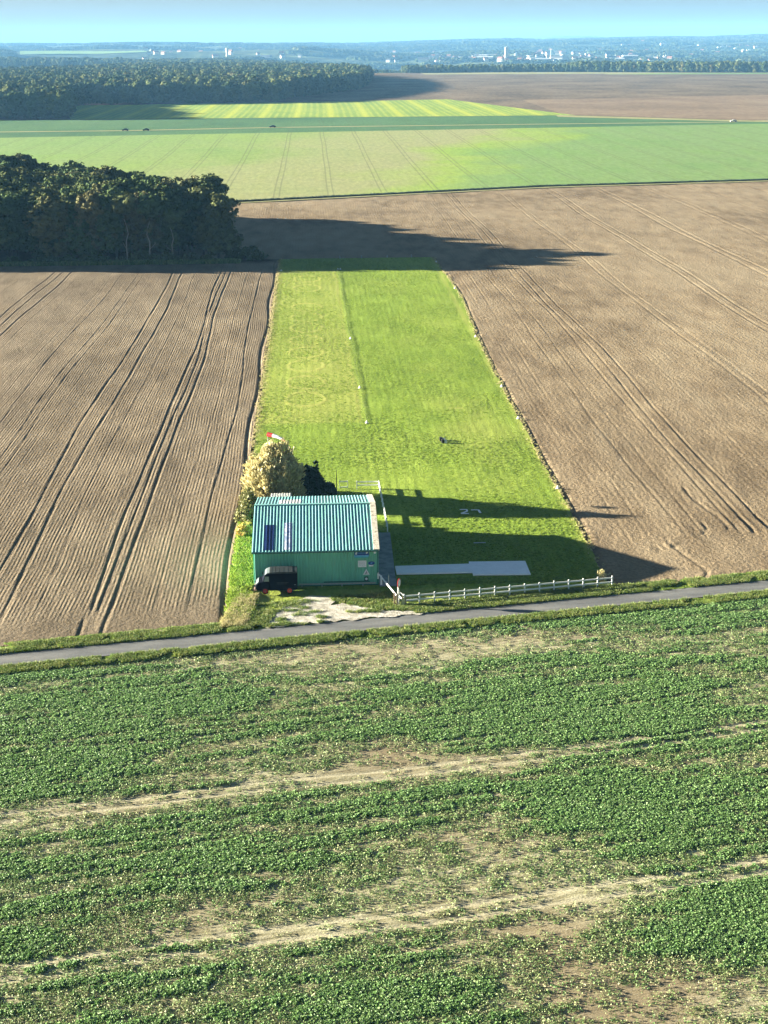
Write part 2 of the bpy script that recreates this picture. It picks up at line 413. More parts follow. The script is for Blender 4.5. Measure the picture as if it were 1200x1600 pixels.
# flat plateau sheet
ys = np.concatenate([np.linspace(-300, 200, 6), np.linspace(260, 2960, 40)])
tt = np.linspace(-1, 1, 41)
Ug = tt[None, :] * (900 + ys[:, None] * .9); Vg = np.repeat(ys[:, None], 41, 1)
struct(grid_obj('ground', Ug, Vg, np.full_like(Ug, -.45), M['soil_far']))
t = NT('wooded_hills', 1., .05)
n1 = t.noise(.0016, 5, (1, .5, 1), .6); n2 = t.noise(.012, 5, (1, .6, 1), .65)
c = t.ramp(t.math('ADD', t.math('MULTIPLY', n1, .6), t.math('MULTIPLY', n2, .4)), [(.40, (.045, .065, .03)), (.5, (.07, .09, .04)), (.56, (.10, .115, .05)), (.585, (.2, .25, .09)), (.66, (.27, .25, .14))], 'LINEAR')
t.color(c); t.bump(n2, 12.); M['hills'] = t.m
ys = 2960 * np.power(20500 / 2960, np.linspace(0, 1, 260)); tt = np.linspace(-1, 1, 420)
Ug = tt[None, :] * (900 + ys[:, None] * .6); Vg = np.repeat(ys[:, None], 420, 1)
Zg = terrain(Ug, Vg); Zg[0] = -.45
struct(grid_obj('hills', Ug, Vg, Zg, M['hills']))

def patch(name, lo, hi, nx, ny, z, mat, amp=0.):
    """sheet between two polylines lo and hi (lists of (X,Y)) """
    def res(pl):
        p = np.array(pl, float); s = np.concatenate([[0], np.cumsum(np.hypot(*np.diff(p, axis=0).T))])
        q = np.linspace(0, s[-1], nx); return np.stack([np.interp(q, s, p[:, 0]), np.interp(q, s, p[:, 1])], -1)
    a = res(lo); b = res(hi); v = np.linspace(0, 1, ny)[:, None]
    U = a[None, :, 0] * (1 - v) + b[None, :, 0] * v; V = a[None, :, 1] * (1 - v) + b[None, :, 1] * v
    return struct(grid_obj(name, U, V, np.full_like(U, z), mat))
E1 = [(-200, 484), (-26, 537), (86, 582.5), (176, 599.5), (420, 655)]
E2 = [(-420, 925), (-185, 948), (299, 1028), (560, 1075)]
E3 = [(-520, 1176), (-178, 1175), (189, 1173), (250, 1112), (300, 1055), (420, 1080)]
patch('green_crop_field', E1, E2, 60, 30, -.10, M['crop_mid'])
patch('dark_crop_field', [(-420, 925), (-185, 948), (299, 1028)], [(-520, 1176), (-178, 1175), (189, 1173), (330, 1040)], 40, 12, -.16, M['crop_dark'])
patch('yellow_green_field', [(-177, 1176), (196, 1174)], [(-227, 1453), (-28, 1487), (132, 1535)], 40, 20, -.05, M['crop_yellow'])
patch('field_track', [(-400, 1006), (-119, 1010), (-26, 1033), (150, 1045), (285, 1049)], [(-400, 1014), (-119, 1018), (-26, 1041), (150, 1052), (285, 1056)], 40, 3, -.04, M['pale_margin'])
patch('pale_margin', [(180, 1150), (300, 1048), (480, 1082)], [(182, 1180), (300, 1070), (480, 1100)], 20, 3, -.02, M['pale_margin'])
patch('tan_field', [(190, 1185), (305, 1075), (700, 1180)], [(200, 1500), (357, 1553), (1100, 1800)], 20, 20, -.2, M['soil_tan'])
patch('distant_stubble_field', [(200, 2780), (600, 2700), (1400, 2500)], [(200, 2955), (600, 2950), (1600, 2940)], 20, 4, -.1, M['pale_margin'])
patch('distant_green_field', [(500, 2660), (700, 2600), (1400, 2450)], [(500, 2735), (700, 2700), (1400, 2520)], 20, 4, -.05, M['crop_mid'])
patch('pale_track', [(-60, 526.5), (-26, 534), (86, 579.5), (176, 596.5), (420, 651.5)], [(-60, 529), (-26, 537.5), (86, 583), (176, 600), (420, 655)], 40, 3, .22, M['pale_margin'])

# ---- ploughed fields with real wheel ruts
def ruts(X, Y, lst, seed=0):
    z = np.zeros_like(X)
    for k, (xi, s, wd) in enumerate(lst):
        wob = .45 * np.sin(Y / 27. + seed + (k // 2) * .7) + .16 * np.sin(Y / 14.3 + k // 2 * 2.1 + seed) + .04 * np.sin(Y / 4.7 + k)
        dd = X - xi - wob
        w_ = wd * .72; z += s * .33 * (-.10 * np.exp(-(dd / w_) ** 2) + .06 * np.exp(-((np.abs(dd) - w_ * 2.) / (w_ * .8)) ** 2))
    return z
LR = [(-62.8, 1.4, .22), (-60.9, 1.4, .22), (-58.7, 1.6, .25), (-56.2, .6, .15), (-48.5, .6, .15), (-45.9, .8, .15), (-42.0, .8, .15), (-40.6, .8, .15), (-38.5, .5, .15), (-33.5, 1.4, .26), (-30.9, 1.4, .26),
      (-27.8, .7, .15), (-26.0, .5, .15), (-22.0, 1.6, .26), (-21.1, .9, .18), (-19.9, 1.6, .26), (-15.8, .6, .15), (-12.6, .9, .17), (-69, .7, .15), (-74, .7, .15), (-81, 1.8, .3), (-79, 1.8, .3)]
LR = [(a_, b_ * (1.7 if b_ < 1 else 1.), c2_) for a_, b_, c2_ in LR] + [(q_, .75, .14) for q_ in (-14.2, -17.4, -24.1, -29.4, -36.1, -43.9, -47.2, -50.6, -53.1, -65.4, -71.5, -76.6)]
Xc = np.arange(-104., -9.0, .15); n = len(Xc); m = 300
v = np.linspace(0, 1, m)[:, None] ** 1.15
y0 = road_y(Xc, 4.9)[None, :] + (fbm(Xc / 1.7, Xc * 0, 3) - .5)[None, :] * 1.2
Xg = np.repeat(Xc[None, :], m, 0); Yg = y0 * (1 - v) + 385. * v
fade = sstep(8, 14, road_d(Xg, Yg))
keep = ruts(Xg, Yg, [r for r in LR if r[0] in (-22.0, -19.9)], 0.)
Zl = ruts(Xg, Yg, LR, 0.) * fade + keep * (1 - fade) + (fbm(Xg / 7, Yg / 16, 21) - .5) * .22
edge = np.exp(-((Xg + 9.5 - .3 * np.sin(Yg / 9)) / .22) ** 2)
Zl -= edge * .15 + np.exp(-((Xg + 10.6) / .5) ** 2) * .0
struct(grid_obj('left_ploughed_field', Xg, Yg, Zl, M['soil_left'], {'furrow': fade * (.6 + .6 * fbm(Xg / 9, Yg / 40, 4))}))

RR = [(33.2, .8, .2), (35.6, .9, .2), (37.6, .5, .2), (40.0, 1.2, .22), (42.5, 1.1, .22), (46.6, 1.3, .25), (48.2, 1.5, .25), (50.2, 1.5, .25), (56.5, .5, .2), (67.3, 1.3, .34), (69.2, 1.0, .34), (76, .4, .2), (84.8, 1.6, .42), (87.2, 1.6, .42), (95, .5, .2),
      (104, 1.5, .55), (106.4, 1.5, .55), (114, .5, .2), (123, 1.5, .55), (125.4, 1.5, .55), (134, .5, .2), (142, 1.5, .55), (144.4, 1.5, .55), (161, 1.5, .55), (163.4, 1.5, .55)]
def polyrut(X, Y, pts, s=.55, wd=.2):
    p = np.array(pts); q = []
    for k in range(len(p) - 1):
        P0 = p[max(k - 1, 0)]; P1 = p[k]; P2 = p[k + 1]; P3 = p[min(k + 2, len(p) - 1)]
        for u in np.linspace(0, 1, 8, endpoint=False):
            q.append(.5 * ((2 * P1) + (-P0 + P2) * u + (2 * P0 - 5 * P1 + 4 * P2 - P3) * u * u + (-P0 + 3 * P1 - 3 * P2 + P3) * u ** 3))
    q.append(p[-1]); q = np.array(q)
    best = np.full(X.shape, 1e9)
    for a, b in zip(q[:-1], q[1:]):
        dx, dy = b - a; L = dx * dx + dy * dy + 1e-9
        u = np.clip(((X - a[0]) * dx + (Y - a[1]) * dy) / L, 0, 1)
        best = np.minimum(best, np.hypot(X - a[0] - u * dx, Y - a[1] - u * dy))
    return s * (-.10 * np.exp(-(best / wd) ** 2) + .055 * np.exp(-((best - wd * 2.1) / (wd * .8)) ** 2))
xr = np.concatenate([np.arange(28.2, 62, .2), np.arange(62, 110, .25), np.arange(110, 232, .45)])
def right_field(Xc, ylow, yhigh, m, pw):
    v = np.linspace(0, 1, m)[:, None] ** pw
    Xg = np.repeat(Xc[None, :], m, 0); Yg = ylow[None, :] * (1 - v) + yhigh[None, :] * v
    fade = sstep(155.5, 159.5, Yg - (Xg - 30) * .12)
    Z = ruts(Xg, Yg, RR, 2.) * fade + (fbm(Xg / 9, Yg / 20, 31) - .5) * .3
    Z = Z - .35 * (1 - sstep(29.0, 30.0, Xg - sstep(145, 391, Yg) - 1.4 * np.exp(-((Yg - 330) / 40) ** 2))) * (Yg < 391.2)
    near = (Yg < 190) & (Xg < 60)
    if near.any():
        Zn = np.zeros_like(Z); xs = Xg[near]; yy = Yg[near]
        zz = 0
        for p in ([(35.7, 155.4), (40.5, 156.9), (44.5, 159.7), (45.6, 162.), (45.4, 166.1), (44.4, 173.), (44.4, 178.6)],
                  [(35.6, 155.8), (41.2, 158.8), (43., 161.4), (43.1, 163.8)], [(37.7, 157.1), (38.7, 151.3), (39.5, 147.1), (38.4, 144.6)],
                  [(47.8, 166), (47.9, 160), (44, 157.6), (36, 154.6)], [(49.8, 166), (50.5, 158), (49.2, 152), (51, 147)],
                  [(57, 163), (52, 160), (50.5, 156), (53, 152.5), (60, 151)]):
            zz = zz + polyrut(xs, yy, p)
        Zn[near] = zz; Z = Z + Zn
    fur = fade * (.4 + 1.0 * fbm(Xg / 14, Yg / 60, 8))
    return Xg, Yg, Z, fur
yl = road_y(xr, 4.8) + (fbm(xr / 1.7, xr * 0, 3) - .5) * 1.2
yh_ = np.interp(xr, [p[0] for p in E1], [p[1] for p in E1]) - 1.6
g1 = right_field(xr, yl, yh_, 330, 1.35)
o = struct(grid_obj('right_ploughed_field', g1[0], g1[1], g1[2], M['soil_right'], {'furrow': g1[3]}))
xb = np.concatenate([np.arange(-60, 28.2, .4), [28.2]])
g2 = right_field(xb, np.full(len(xb), 391.3), np.interp(xb, [p[0] for p in E1], [p[1] for p in E1]) - 1.6, 110, 1.)
struct(grid_obj('back_ploughed_field', g2[0], g2[1], g2[2], M['soil_right'], {'furrow': g2[3]}))

# ---- grass airstrip
xs_ = np.arange(-8.7, 29.01, .2); m = 560
v = np.linspace(0, 1, m)[:, None] ** 1.2
uu = np.linspace(0, 1, len(xs_))
ylow = road_y(xs_, 2.9)
Yg = ylow[None, :] * (1 - v) + 391.2 * v
edgeR = 28.9 + 1.0 * sstep(145, 391, Yg[:, -1]) + (fbm(Yg[:, -1] / 6, Yg[:, -1] * 0, 12) - .5) * .7 + 1.4 * np.exp(-((Yg[:, -1] - 330) / 40) ** 2)
edgeL = -8.7 + (fbm(Yg[:, 0] / 6, Yg[:, 0] * 0, 14) - .5) * .5
Xg = edgeL[:, None] * (1 - uu) + edgeR[:, None] * uu
def div_x(Y): return np.interp(Y, [214.5, 237.3, 279.6, 370.], [7.2, 6.8, 6.4, 5.6]) + .12 * np.sin(Y / 6.)
mow = np.sin(Xg * 2 * PI / 1.15 + 1.2 * fbm(Xg / 8, Yg / 30, 2)) * .5
Z = .04 + (fbm(Xg / .9, Yg / 1.4, 41) - .5) * .025 + mow * .025 * (fbm(Xg / 5, Yg / 14, 6)) + (fbm(Xg / 9, Yg / 14, 43) - .5) * .14
dv = np.exp(-((Xg - div_x(Yg)) / .28) ** 2) * sstep(213, 215.5, Yg) * (1 - sstep(371, 373, Yg))
Z += dv * .02
dry = .04 + .50 * (1 - sstep(-1.2, .2, Xg - div_x(Yg))) * sstep(213.5, 215.5, Yg) * (1 - sstep(370, 372, Yg))
dry += .30 * np.exp(-((Xg - div_x(Yg) + .9) / .35) ** 2) * sstep(213, 215.5, Yg) * (1 - sstep(371, 373, Yg))
dry += .35 * np.exp(-((Xg - 22) / 5) ** 2 - ((Yg - 212) / 20) ** 2) + (fbm(Xg / 6, Yg / 12, 77) - .5) * .5
for yc in (316, 292.3, 279, 267.4, 255.6, 242.2, 230.2, 342, 356, 304):
    rr = np.hypot(Xg + 1.8, (Yg - yc) * .62)
    ring = np.exp(-((rr - 3. - .15 * np.sin(Yg * 3)) / .27) ** 2)
    Z += ring * .035; dry += ring * .6
dry += .5 * np.exp(-((Xg + 8.2) / .5) ** 2) + .4 * np.exp(-((Xg - 28.6 - sstep(145, 391, Yg)) / .5) ** 2)
dry += .7 * np.exp(-((Yg - 222.3) / .35) ** 2) * (np.abs(Xg - 20.5) < 1.2)
dry = np.where(Yg < 144, .45, dry)
Z += np.where(Yg < 144.5, (fbm(Xg / .7, Yg / .7, 51) - .5) * .25, 0)
struct(grid_obj('grass_airstrip', Xg, Yg, Z, M['airstrip'], {'dry': np.clip(dry, 0, 1)}))

# ---- road, verges
def strip(name, xs, d0, d1, nv, zf, mat, attrs=None, jag=0., seed=0):
    v = np.linspace(0, 1, nv)[:, None]
    a = road_y(xs, d0) + (fbm(xs / 1.3, xs * 0, seed) - .5) * jag
    b = road_y(xs, d1) + (fbm(xs / 1.3, xs * 0, seed + 5) - .5) * jag
    Yg = a[None, :] * (1 - v) + b[None, :] * v; Xg = np.repeat(xs[None, :], nv, 0)
    at = {k: f(Xg, Yg, np.repeat(v, len(xs), 1)) for k, f in (attrs or {}).items()}
    return struct(grid_obj(name, Xg, Yg, zf(Xg, Yg), mat, at))
xs = np.arange(-160, 260, .5)
strip('road', xs, -.05, 2.75, 29, lambda X, Y: .10 + 0 * X, M['asphalt'], {'wheel': lambda X, Y, v: np.exp(-((np.abs(v - .5) - .27) / .1) ** 2)})
vz = lambda X, Y: .04 + (fbm(X / .6, Y / .6, 61) - .45) * .28
xl = np.arange(-160, -8.4, .22); xrr = np.arange(28.8, 260, .22)
strip('left_verge', xl, 2.7, 5.6, 14, vz, M['verge'], None, .25, 1)
strip('right_verge', xrr, 2.7, 5.4, 14, vz, M['verge'], None, .25, 1)
strip('near_verge', np.arange(-160, 260, .3), -1.9, -.0, 8, vz, M['verge'], None, .25, 2)

# ---- gravel forecourt
def poly_sheet(name, pts, z, mat, jag=0., seed=0):
    q = []
    for k in range(len(pts)):
        a = np.array(pts[k], float); b = np.array(pts[(k + 1) % len(pts)], float)
        L = np.hypot(*(b - a)); nn = max(1, int(L / .25)) if jag else 1
        for u in np.arange(nn) / nn:
            p = a + (b - a) * u
            if jag: p = p + (np.array([float(fbm(p[0] * 1.3, p[1] * 1.3, seed)), float(fbm(p[0] * 1.3 + 40, p[1] * 1.3, seed))]) - .5) * jag
            q.append((p[0], p[1], z))
    mb = MB(); mb.add(q, [tuple(range(len(q)))])
    return mb.build(name, mat, recalc=False)
GRAVEL = [(-5.6, 133.7), (3, 135.35), (10.2, 136.75), (8.2, 137.5), (5.2, 138.), (3.4, 139.2), (1.6, 139.4), (.8, 141.6), (-1.6, 141.9), (-2.2, 140), (-3.6, 139.2), (-4.6, 136.6)]
struct(poly_sheet('gravel_forecourt', GRAVEL, .165, M['gravel'], 1.9, 3))
struct(poly_sheet('concrete_apron', [(5.85, 144.4), (7.55, 144.4), (7.75, 162.), (6.0, 162.)], .17, M['concrete']))

# ---- foreground crop soil
TR = [-27.9, -29.1, -47.3, -48.7]
xs = np.arange(-80, 110, .35)
def trk(X, Y):
    dd = road_d(X, Y) + .25 * np.sin(X / 9) + .12 * np.sin(X / 3.1)
    t = 0
    for q in TR: t = t + np.exp(-((dd - q) / .16) ** 2)
    return np.clip(t, 0, 1)
v = np.linspace(0, 1, 330)[:, None]
a = road_y(xs, -72.); b = road_y(xs, -1.5)
Yg = a[None, :] * (1 - v) + b[None, :] * v; Xg = np.repeat(xs[None, :], 330, 0)
struct(grid_obj('foreground_field', Xg, Yg, .0 + (fbm(Xg / 3.5, Yg / 1.3, 71) - .5) * .12 - trk(Xg, Yg) * .05, M['stubble'], {'track': trk(Xg, Yg), 'bare': np.clip(sum(q_ * np.exp(-(((Xg - a_) / b_) ** 2 + ((Yg - c_2) / d_) ** 2)) for a_, c_2, b_, d_, q_ in ((5, 107.3, 5, 3.4, .9), (14., 79, 4.5, 5.5, 1.), (17.5, 74, 5, 4.5, 1.), (12, 94, 6, 4, .6), (22, 78, 5, 3, .5))), 0, 1)}))

# ------------------------------------------------------------------ instanced ground cover (uncountable stuff)
def proto_coll(name, objs):
    c = bpy.data.collections.new(name)
    for o in objs: c.objects.link(o)
    return c
def scatter(name, P, scale, rz, idx, coll, label, cat, kind='stuff', tilt=0.):
    me = bpy.data.meshes.new(name); me.vertices.add(len(P)); me.vertices.foreach_set('co', np.asarray(P, np.float32).ravel())
    for k, v, ty in (('sc', scale, 'FLOAT'), ('rz', rz, 'FLOAT'), ('pick', idx, 'INT')):
        at = me.attributes.new(k, ty, 'POINT'); at.data.foreach_set('value', np.asarray(v, np.float32 if ty == 'FLOAT' else np.int32))
    o = link(bpy.data.objects.new(name, me)); tag(o, label, cat, None, kind)
    g = bpy.data.node_groups.new(name, 'GeometryNodeTree')
    g.interface.new_socket('Geometry', in_out='INPUT', socket_type='NodeSocketGeometry')
    g.interface.new_socket('Geometry', in_out='OUTPUT', socket_type='NodeSocketGeometry')
    gi = g.nodes.new('NodeGroupInput'); go = g.nodes.new('NodeGroupOutput')
    ip = g.nodes.new('GeometryNodeInstanceOnPoints'); ci = g.nodes.new('GeometryNodeCollectionInfo')
    ci.inputs['Collection'].default_value = coll; ci.inputs['Separate Children'].default_value = True; ci.inputs['Reset Children'].default_value = True
    def na(nm, ty):
        x = g.nodes.new('GeometryNodeInputNamedAttribute'); x.data_type = ty; x.inputs['Name'].default_value = nm
        return [q for q in x.outputs if q.enabled and q.name == 'Attribute'][0]
    cx = g.nodes.new('ShaderNodeCombineXYZ'); g.links.new(na('rz', 'FLOAT'), cx.inputs[2])
    g.links.new(gi.outputs[0], ip.inputs['Points']); g.links.new(ci.outputs[0], ip.inputs['Instance'])
    ip.inputs['Pick Instance'].default_value = True
    g.links.new(na('pick', 'INT'), ip.inputs['Instance Index']); g.links.new(na('sc', 'FLOAT'), ip.inputs['Scale']); g.links.new(cx.outputs[0], ip.inputs['Rotation'])
    g.links.new(ip.outputs[0], go.inputs[0])
    md = o.modifiers.new('scatter', 'NODES'); md.node_group = g
    return o

def quads_from(C, U, V):
    """C centres, U,V half vectors (N,3)"""
    vs = np.stack([C - U - V, C + U - V, C + U + V, C - U + V], 1).reshape(-1, 3)
    return vs, np.arange(len(vs)).reshape(-1, 4)
def rand_unit(n, rng):
    v = rng.normal(size=(n, 3)); return v / np.linalg.norm(v, axis=1)[:, None]
def leaf_quads(C, size, rng, flat=0., aspect=1., out=None, ow=1., rnd=.38):
    n = len(C); N = rand_unit(n, rng)
    if out is None: N[:, 2] = np.abs(N[:, 2]) + flat
    else: N = N * rnd + out * ow
    N /= np.linalg.norm(N, axis=1)[:, None]; _u = 0; N /= np.linalg.norm(N, axis=1)[:, None]
    T = rand_unit(n, rng); U = np.cross(N, T); U /= np.linalg.norm(U, axis=1)[:, None]; V = np.cross(N, U)
    s = size * (.6 + .8 * rng.random(n))[:, None] / 2
    return quads_from(C, U * s * aspect, V * s)

def crop_clump(k, mat, r=.26, nleaf=40, h=.28, ls=.15):
    rng = np.random.default_rng(100 + k)
    npl = 6; pc = (rng.random((npl, 2)) - .5) * 2 * r
    C = []
    for p in pc:
        nn = nleaf // npl; a = rng.random(nn) * 2 * PI; q = rng.random(nn) ** .6 * .15
        C.append(np.stack([p[0] + np.cos(a) * q, p[1] + np.sin(a) * q, h * (1 - (q / .19) ** 2) * (.5 + .6 * rng.random(nn)) + .02], -1))
    C = np.concatenate(C); vs, q = leaf_quads(C, ls, rng, .55, .75)
    me = np_mesh('crop_clump', vs, q, mat, False, {'tone': ('FACE', rng.random(len(q)))})
    return bpy.data.objects.new('crop_clump_%d' % k, me)
crop_c = proto_coll('crop_protos', [crop_clump(k, M['leaf_crop'], h=.13, ls=.12) for k in range(5)] + [crop_clump(k + 5, M['leaf_weedy'], r=.4, nleaf=26, h=.10, ls=.075) for k in range(3)])
def crop_density(X, Y):
    dd = road_d(X, Y); u = X * .9796 + Y * .2009
    n = fbm(u / 13, dd / 5.5, 81, 4); n2 = fbm(u / 2.4, dd / .75, 85, 3)
    n3 = fbm(u / 7., dd / .6, 87, 3)
    d = .37 + (n - .5) * 2.1 + (n2 - .5) * 1.3 + (n3 - .5) * 2.0
    for (cx, cy, rx, ry, s) in ((5, 107.3, 5, 3.6, -1.1), (13, 93, 6, 5, -.55), (14.0, 79, 4.2, 5.5, -1.0), (17.5, 74, 5, 4.5, -1.1), (22, 77, 5, 3.2, -.55), (-8, 127.5, 26, 2.6, -1.0), (14, 128, 30, 3.4, -.6), (6, 104.5, 6, 5, -.45), (9, 99, 5, 5, -.5), (13, 89, 6, 6, -.4), (24, 121, 10, 2, -.3), (28, 101, 10, 1.6, -.35), (7, 123.5, 8, 3, -.3),
                               (-6, 83.3, 16, 1.8, -.6), (10, 86.2, 9, 2.0, -.7), (20, 104, 20, 1.5, -.25), (26, 116, 12, 1.6, -.3), (4, 103.4, 20, 1.2, -.35),
                               (25.5, 83.5, 4.5, 4.5, .7), (20, 97, 8, 5, .55), (14, 116, 12, 4.5, .5), (-16, 113, 12, 7, .35), (-6, 97, 12, 5, .3), (-1, 76.5, 8, 4.5, .45), (-4, 90, 9, 3, .3), (1.5, 112, 6, 2, .3), (30, 106.5, 9, 2.5, .35), (9.5, 98.5, 3.5, 3, .2)):
        d = d + s * np.exp(-(((X - cx) / rx) ** 2 + ((Y - cy) / ry) ** 2) * 1.1)
    tr = trk(X, Y)
    for q_ in TR: d = d - 1.6 * (np.abs(dd + .25 * np.sin(X / 9) + .12 * np.sin(X / 3.1) - q_) < .42)
    d = d - .12 * np.exp(-((dd + 28.5) / 1.8) ** 2) - .12 * np.exp(-((dd + 48.) / 1.8) ** 2)
    d = d + .5 * np.exp(-((dd + 2.9) / .5) ** 2)
    return d
N = 250000
Y = 66 + (133 - 66 + 8) * RNG.random(N); X = (RNG.random(N) * 2 - 1) * (.31 * Y + 5) + .04 * Y
dd = road_d(X, Y); dn = crop_density(X, Y)
ok = (dd < -1.7) & (dd > -71)
p_d = .42 * sstep(.12, .85, dn)
lush = (RNG.random(N) < p_d) & ok
pale = (~lush) & ok & (RNG.random(N) < .05 + .17 * sstep(-.75, .15, dn)) & (dn > -1.6)
Pl = np.stack([X, Y, np.full(N, .0)], -1)
scatter('crop_plants', Pl[lush], .6 + .6 * p_d[lush] + .2 * RNG.random(lush.sum()), RNG.random(lush.sum()) * 6.28, RNG.integers(0, 5, lush.sum()), crop_c,
        'low leafy green crop covering the patchy field in the foreground', 'crop')
scatter('sparse_seedlings', Pl[pale], .6 + .6 * RNG.random(pale.sum()), RNG.random(pale.sum()) * 6.28, RNG.integers(5, 8, pale.sum()), crop_c,
        'thin pale green regrowth on the bare patches of the foreground field', 'seedlings')

def tuft(k, mat, nb=26, h=.35, r=.22, w=.03):
    rng = np.random.default_rng(300 + k)
    a = rng.random(nb) * 2 * PI; q = rng.random(nb) * r
    B = np.stack([np.cos(a) * q, np.sin(a) * q, 0 * q], -1)
    lean = np.stack([np.cos(a), np.sin(a), 0 * a], -1) * (.2 + .5 * rng.random(nb))[:, None] + np.stack([.2 * rng.normal(size=nb), .2 * rng.normal(size=nb), 1 + 0 * a], -1)
    T = B + lean * h * (.5 + .6 * rng.random(nb))[:, None]
    sd = np.cross(lean, rand_unit(nb, rng)); sd = sd / np.linalg.norm(sd, axis=1)[:, None] * w
    vs = np.stack([B - sd, B + sd, T + sd * .3, T - sd * .3], 1).reshape(-1, 3)
    return bpy.data.objects.new('tuft_%d' % k, np_mesh('tuft', vs, np.arange(len(vs)).reshape(-1, 4), mat, False, {'tone': ('FACE', rng.random(nb))}))
tc_green = proto_coll('green_tufts', [tuft(k, M['blade_green'], h=.13, r=.28, w=.035) for k in range(4)])
tc_verge = proto_coll('verge_tufts', [tuft(10 + k, M['blade_verge'], h=.35, r=.25, w=.035) for k in range(4)])
tc_dry = proto_coll('dry_tufts', [tuft(20 + k, M['blade_dry'], h=.5, r=.25, w=.03) for k in range(4)])
def sc_tufts(name, X, Y, s, coll, label, z=0.04, cat='grass'):
    n = len(X)
    return scatter(name, np.stack([X, Y, np.full(n, z)], -1), s * (.6 + .8 * RNG.random(n)), RNG.random(n) * 6.28, RNG.integers(0, 4, n), coll, label, cat)
n = 60000
X = -8.4 + 37 * RNG.random(n); Y = 145 + 246 * RNG.random(n) ** 1.5
inb = (X < 5.9) & (X > -6.9) & (Y < 164.5); inw = (X > 5.6) & (X < 21.6) & (Y > 146.8) & (Y < 151.6) | ((X < 8) & (Y < 162.4))
k_ = ~(inb | inw)
sc_tufts('airstrip_grass', X[k_], Y[k_], .42, tc_green, 'short bright green grass of the mown airstrip')
# tall fringe along divider and both edges
n = 1700; Yd = 214.8 + 156 * RNG.random(n)
sc_tufts('divider_grass', div_x(Yd) + RNG.normal(size=n) * .13, Yd, .18 , tc_verge, 'unmown grass ridge dividing the airstrip lengthwise', .15)
n = 2600; Ye = 141 + 250 * RNG.random(n)
L = RNG.random(n) < .6
Xe = np.where(L, -8.75 + RNG.normal(size=n) * .22, 29.0 + 1.0 * sstep(145, 391, Ye) + 1.4 * np.exp(-((Ye - 330) / 40) ** 2) + RNG.normal(size=n) * .25)
sc_tufts('edge_grass', Xe, Ye, .38, tc_dry, 'pale rough grass fringing both long edges of the airstrip', .0)
# verges of the road
n = 24000; Xv = -34 + 90 * RNG.random(n); q = RNG.random(n)
sd = RNG.random(n)
dv_ = np.where(sd < .62, 2.85 + 2.2 * q, -.15 - 1.7 * q)
Yv = road_y(Xv, dv_)
# more in front of the hangar, up to the building
n2 = 7500; X2 = -8.6 + 38 * RNG.random(n2); d2 = 2.9 + 6.5 * RNG.random(n2); Y2 = road_y(X2, d2)
lim = np.where(X2 < 7.5, 144.8, road_y(X2, 5.6)); ok2 = (Y2 < lim)
def in_gravel(X, Y):
    p = np.array(GRAVEL); c = np.zeros(len(X), bool); j = len(p) - 1
    for i in range(len(p)):
        cond = ((p[i, 1] > Y) != (p[j, 1] > Y)) & (X < (p[j, 0] - p[i, 0]) * (Y - p[i, 1]) / (p[j, 1] - p[i, 1] + 1e-9) + p[i, 0]); c ^= cond; j = i
    return c
Xa = np.concatenate([Xv, X2[ok2]]); Ya = np.concatenate([Yv, Y2[ok2]])
ing = in_gravel(Xa, Ya)
edge_ok = (~ing) | (fbm(Xa * .6, Ya * 1.6, 55) > .575)
van = (Xa > -6.7) & (Xa < -2.1) & (Ya > 142.2)
sel = edge_ok & (~van) & (fbm(Xa / 1.5, Ya / 1.5, 57) > .36)
sc_tufts('verge_tufts', Xa[sel], Ya[sel], .62, tc_verge, 'rough green grass on the verges of the road and round the forecourt')
# weeds beside the hangar
n = 5000; Xw = -8.7 + 1.85 * RNG.random(n); Yw = 136 + 31 * RNG.random(n) ** .9; k_ = fbm(Xw / .8, Yw / 1.2, 19) > .45; Xw = Xw[k_]; Yw = Yw[k_]
sc_tufts('weed_strip', Xw, Yw, 1.9, tc_green, 'lush yellow green weeds between the hangar and the ploughed field')
n = 1400; Xw = -9.4 + 3.4 * RNG.random(n); Yw = 134.2 + 8.5 * RNG.random(n); s_ = (Xw + 8 > (Yw - 143) * .2) & (Xw < -6.2 - (143 - Yw) * .12)
sc_tufts('dry_grass_bank', Xw[s_], Yw[s_], .6, tc_dry, 'bleached straw coloured grass in front of the parked van')
n = 1500; Xw = -100 + 81 * RNG.random(n); Yw = 384 + 2.2 * RNG.random(n)
sc_tufts('wood_margin_grass', Xw, Yw, 2.2, tc_verge, 'long shaded grass along the foot of the wood')
n = 5000; Xw = -60 + 400 * RNG.random(n); Yw = np.interp(Xw, [p[0] for p in E1], [p[1] for p in E1]) + 1.6 + 1.6 * RNG.random(n)
tc_ditch = proto_coll('ditch_shade_tufts', [tuft(40 + k, M['leaf_conifer'], nb=30, h=.6, r=.5, w=.10) for k in range(4)])  # dark tufts added in place of the shaded face of the ditch
sc_tufts('ditch_shade', Xw, Yw, .9, tc_ditch, 'thin line of dark tufts standing for the shade in the ditch at the far edge of the ploughed field', cat='ditch shade')

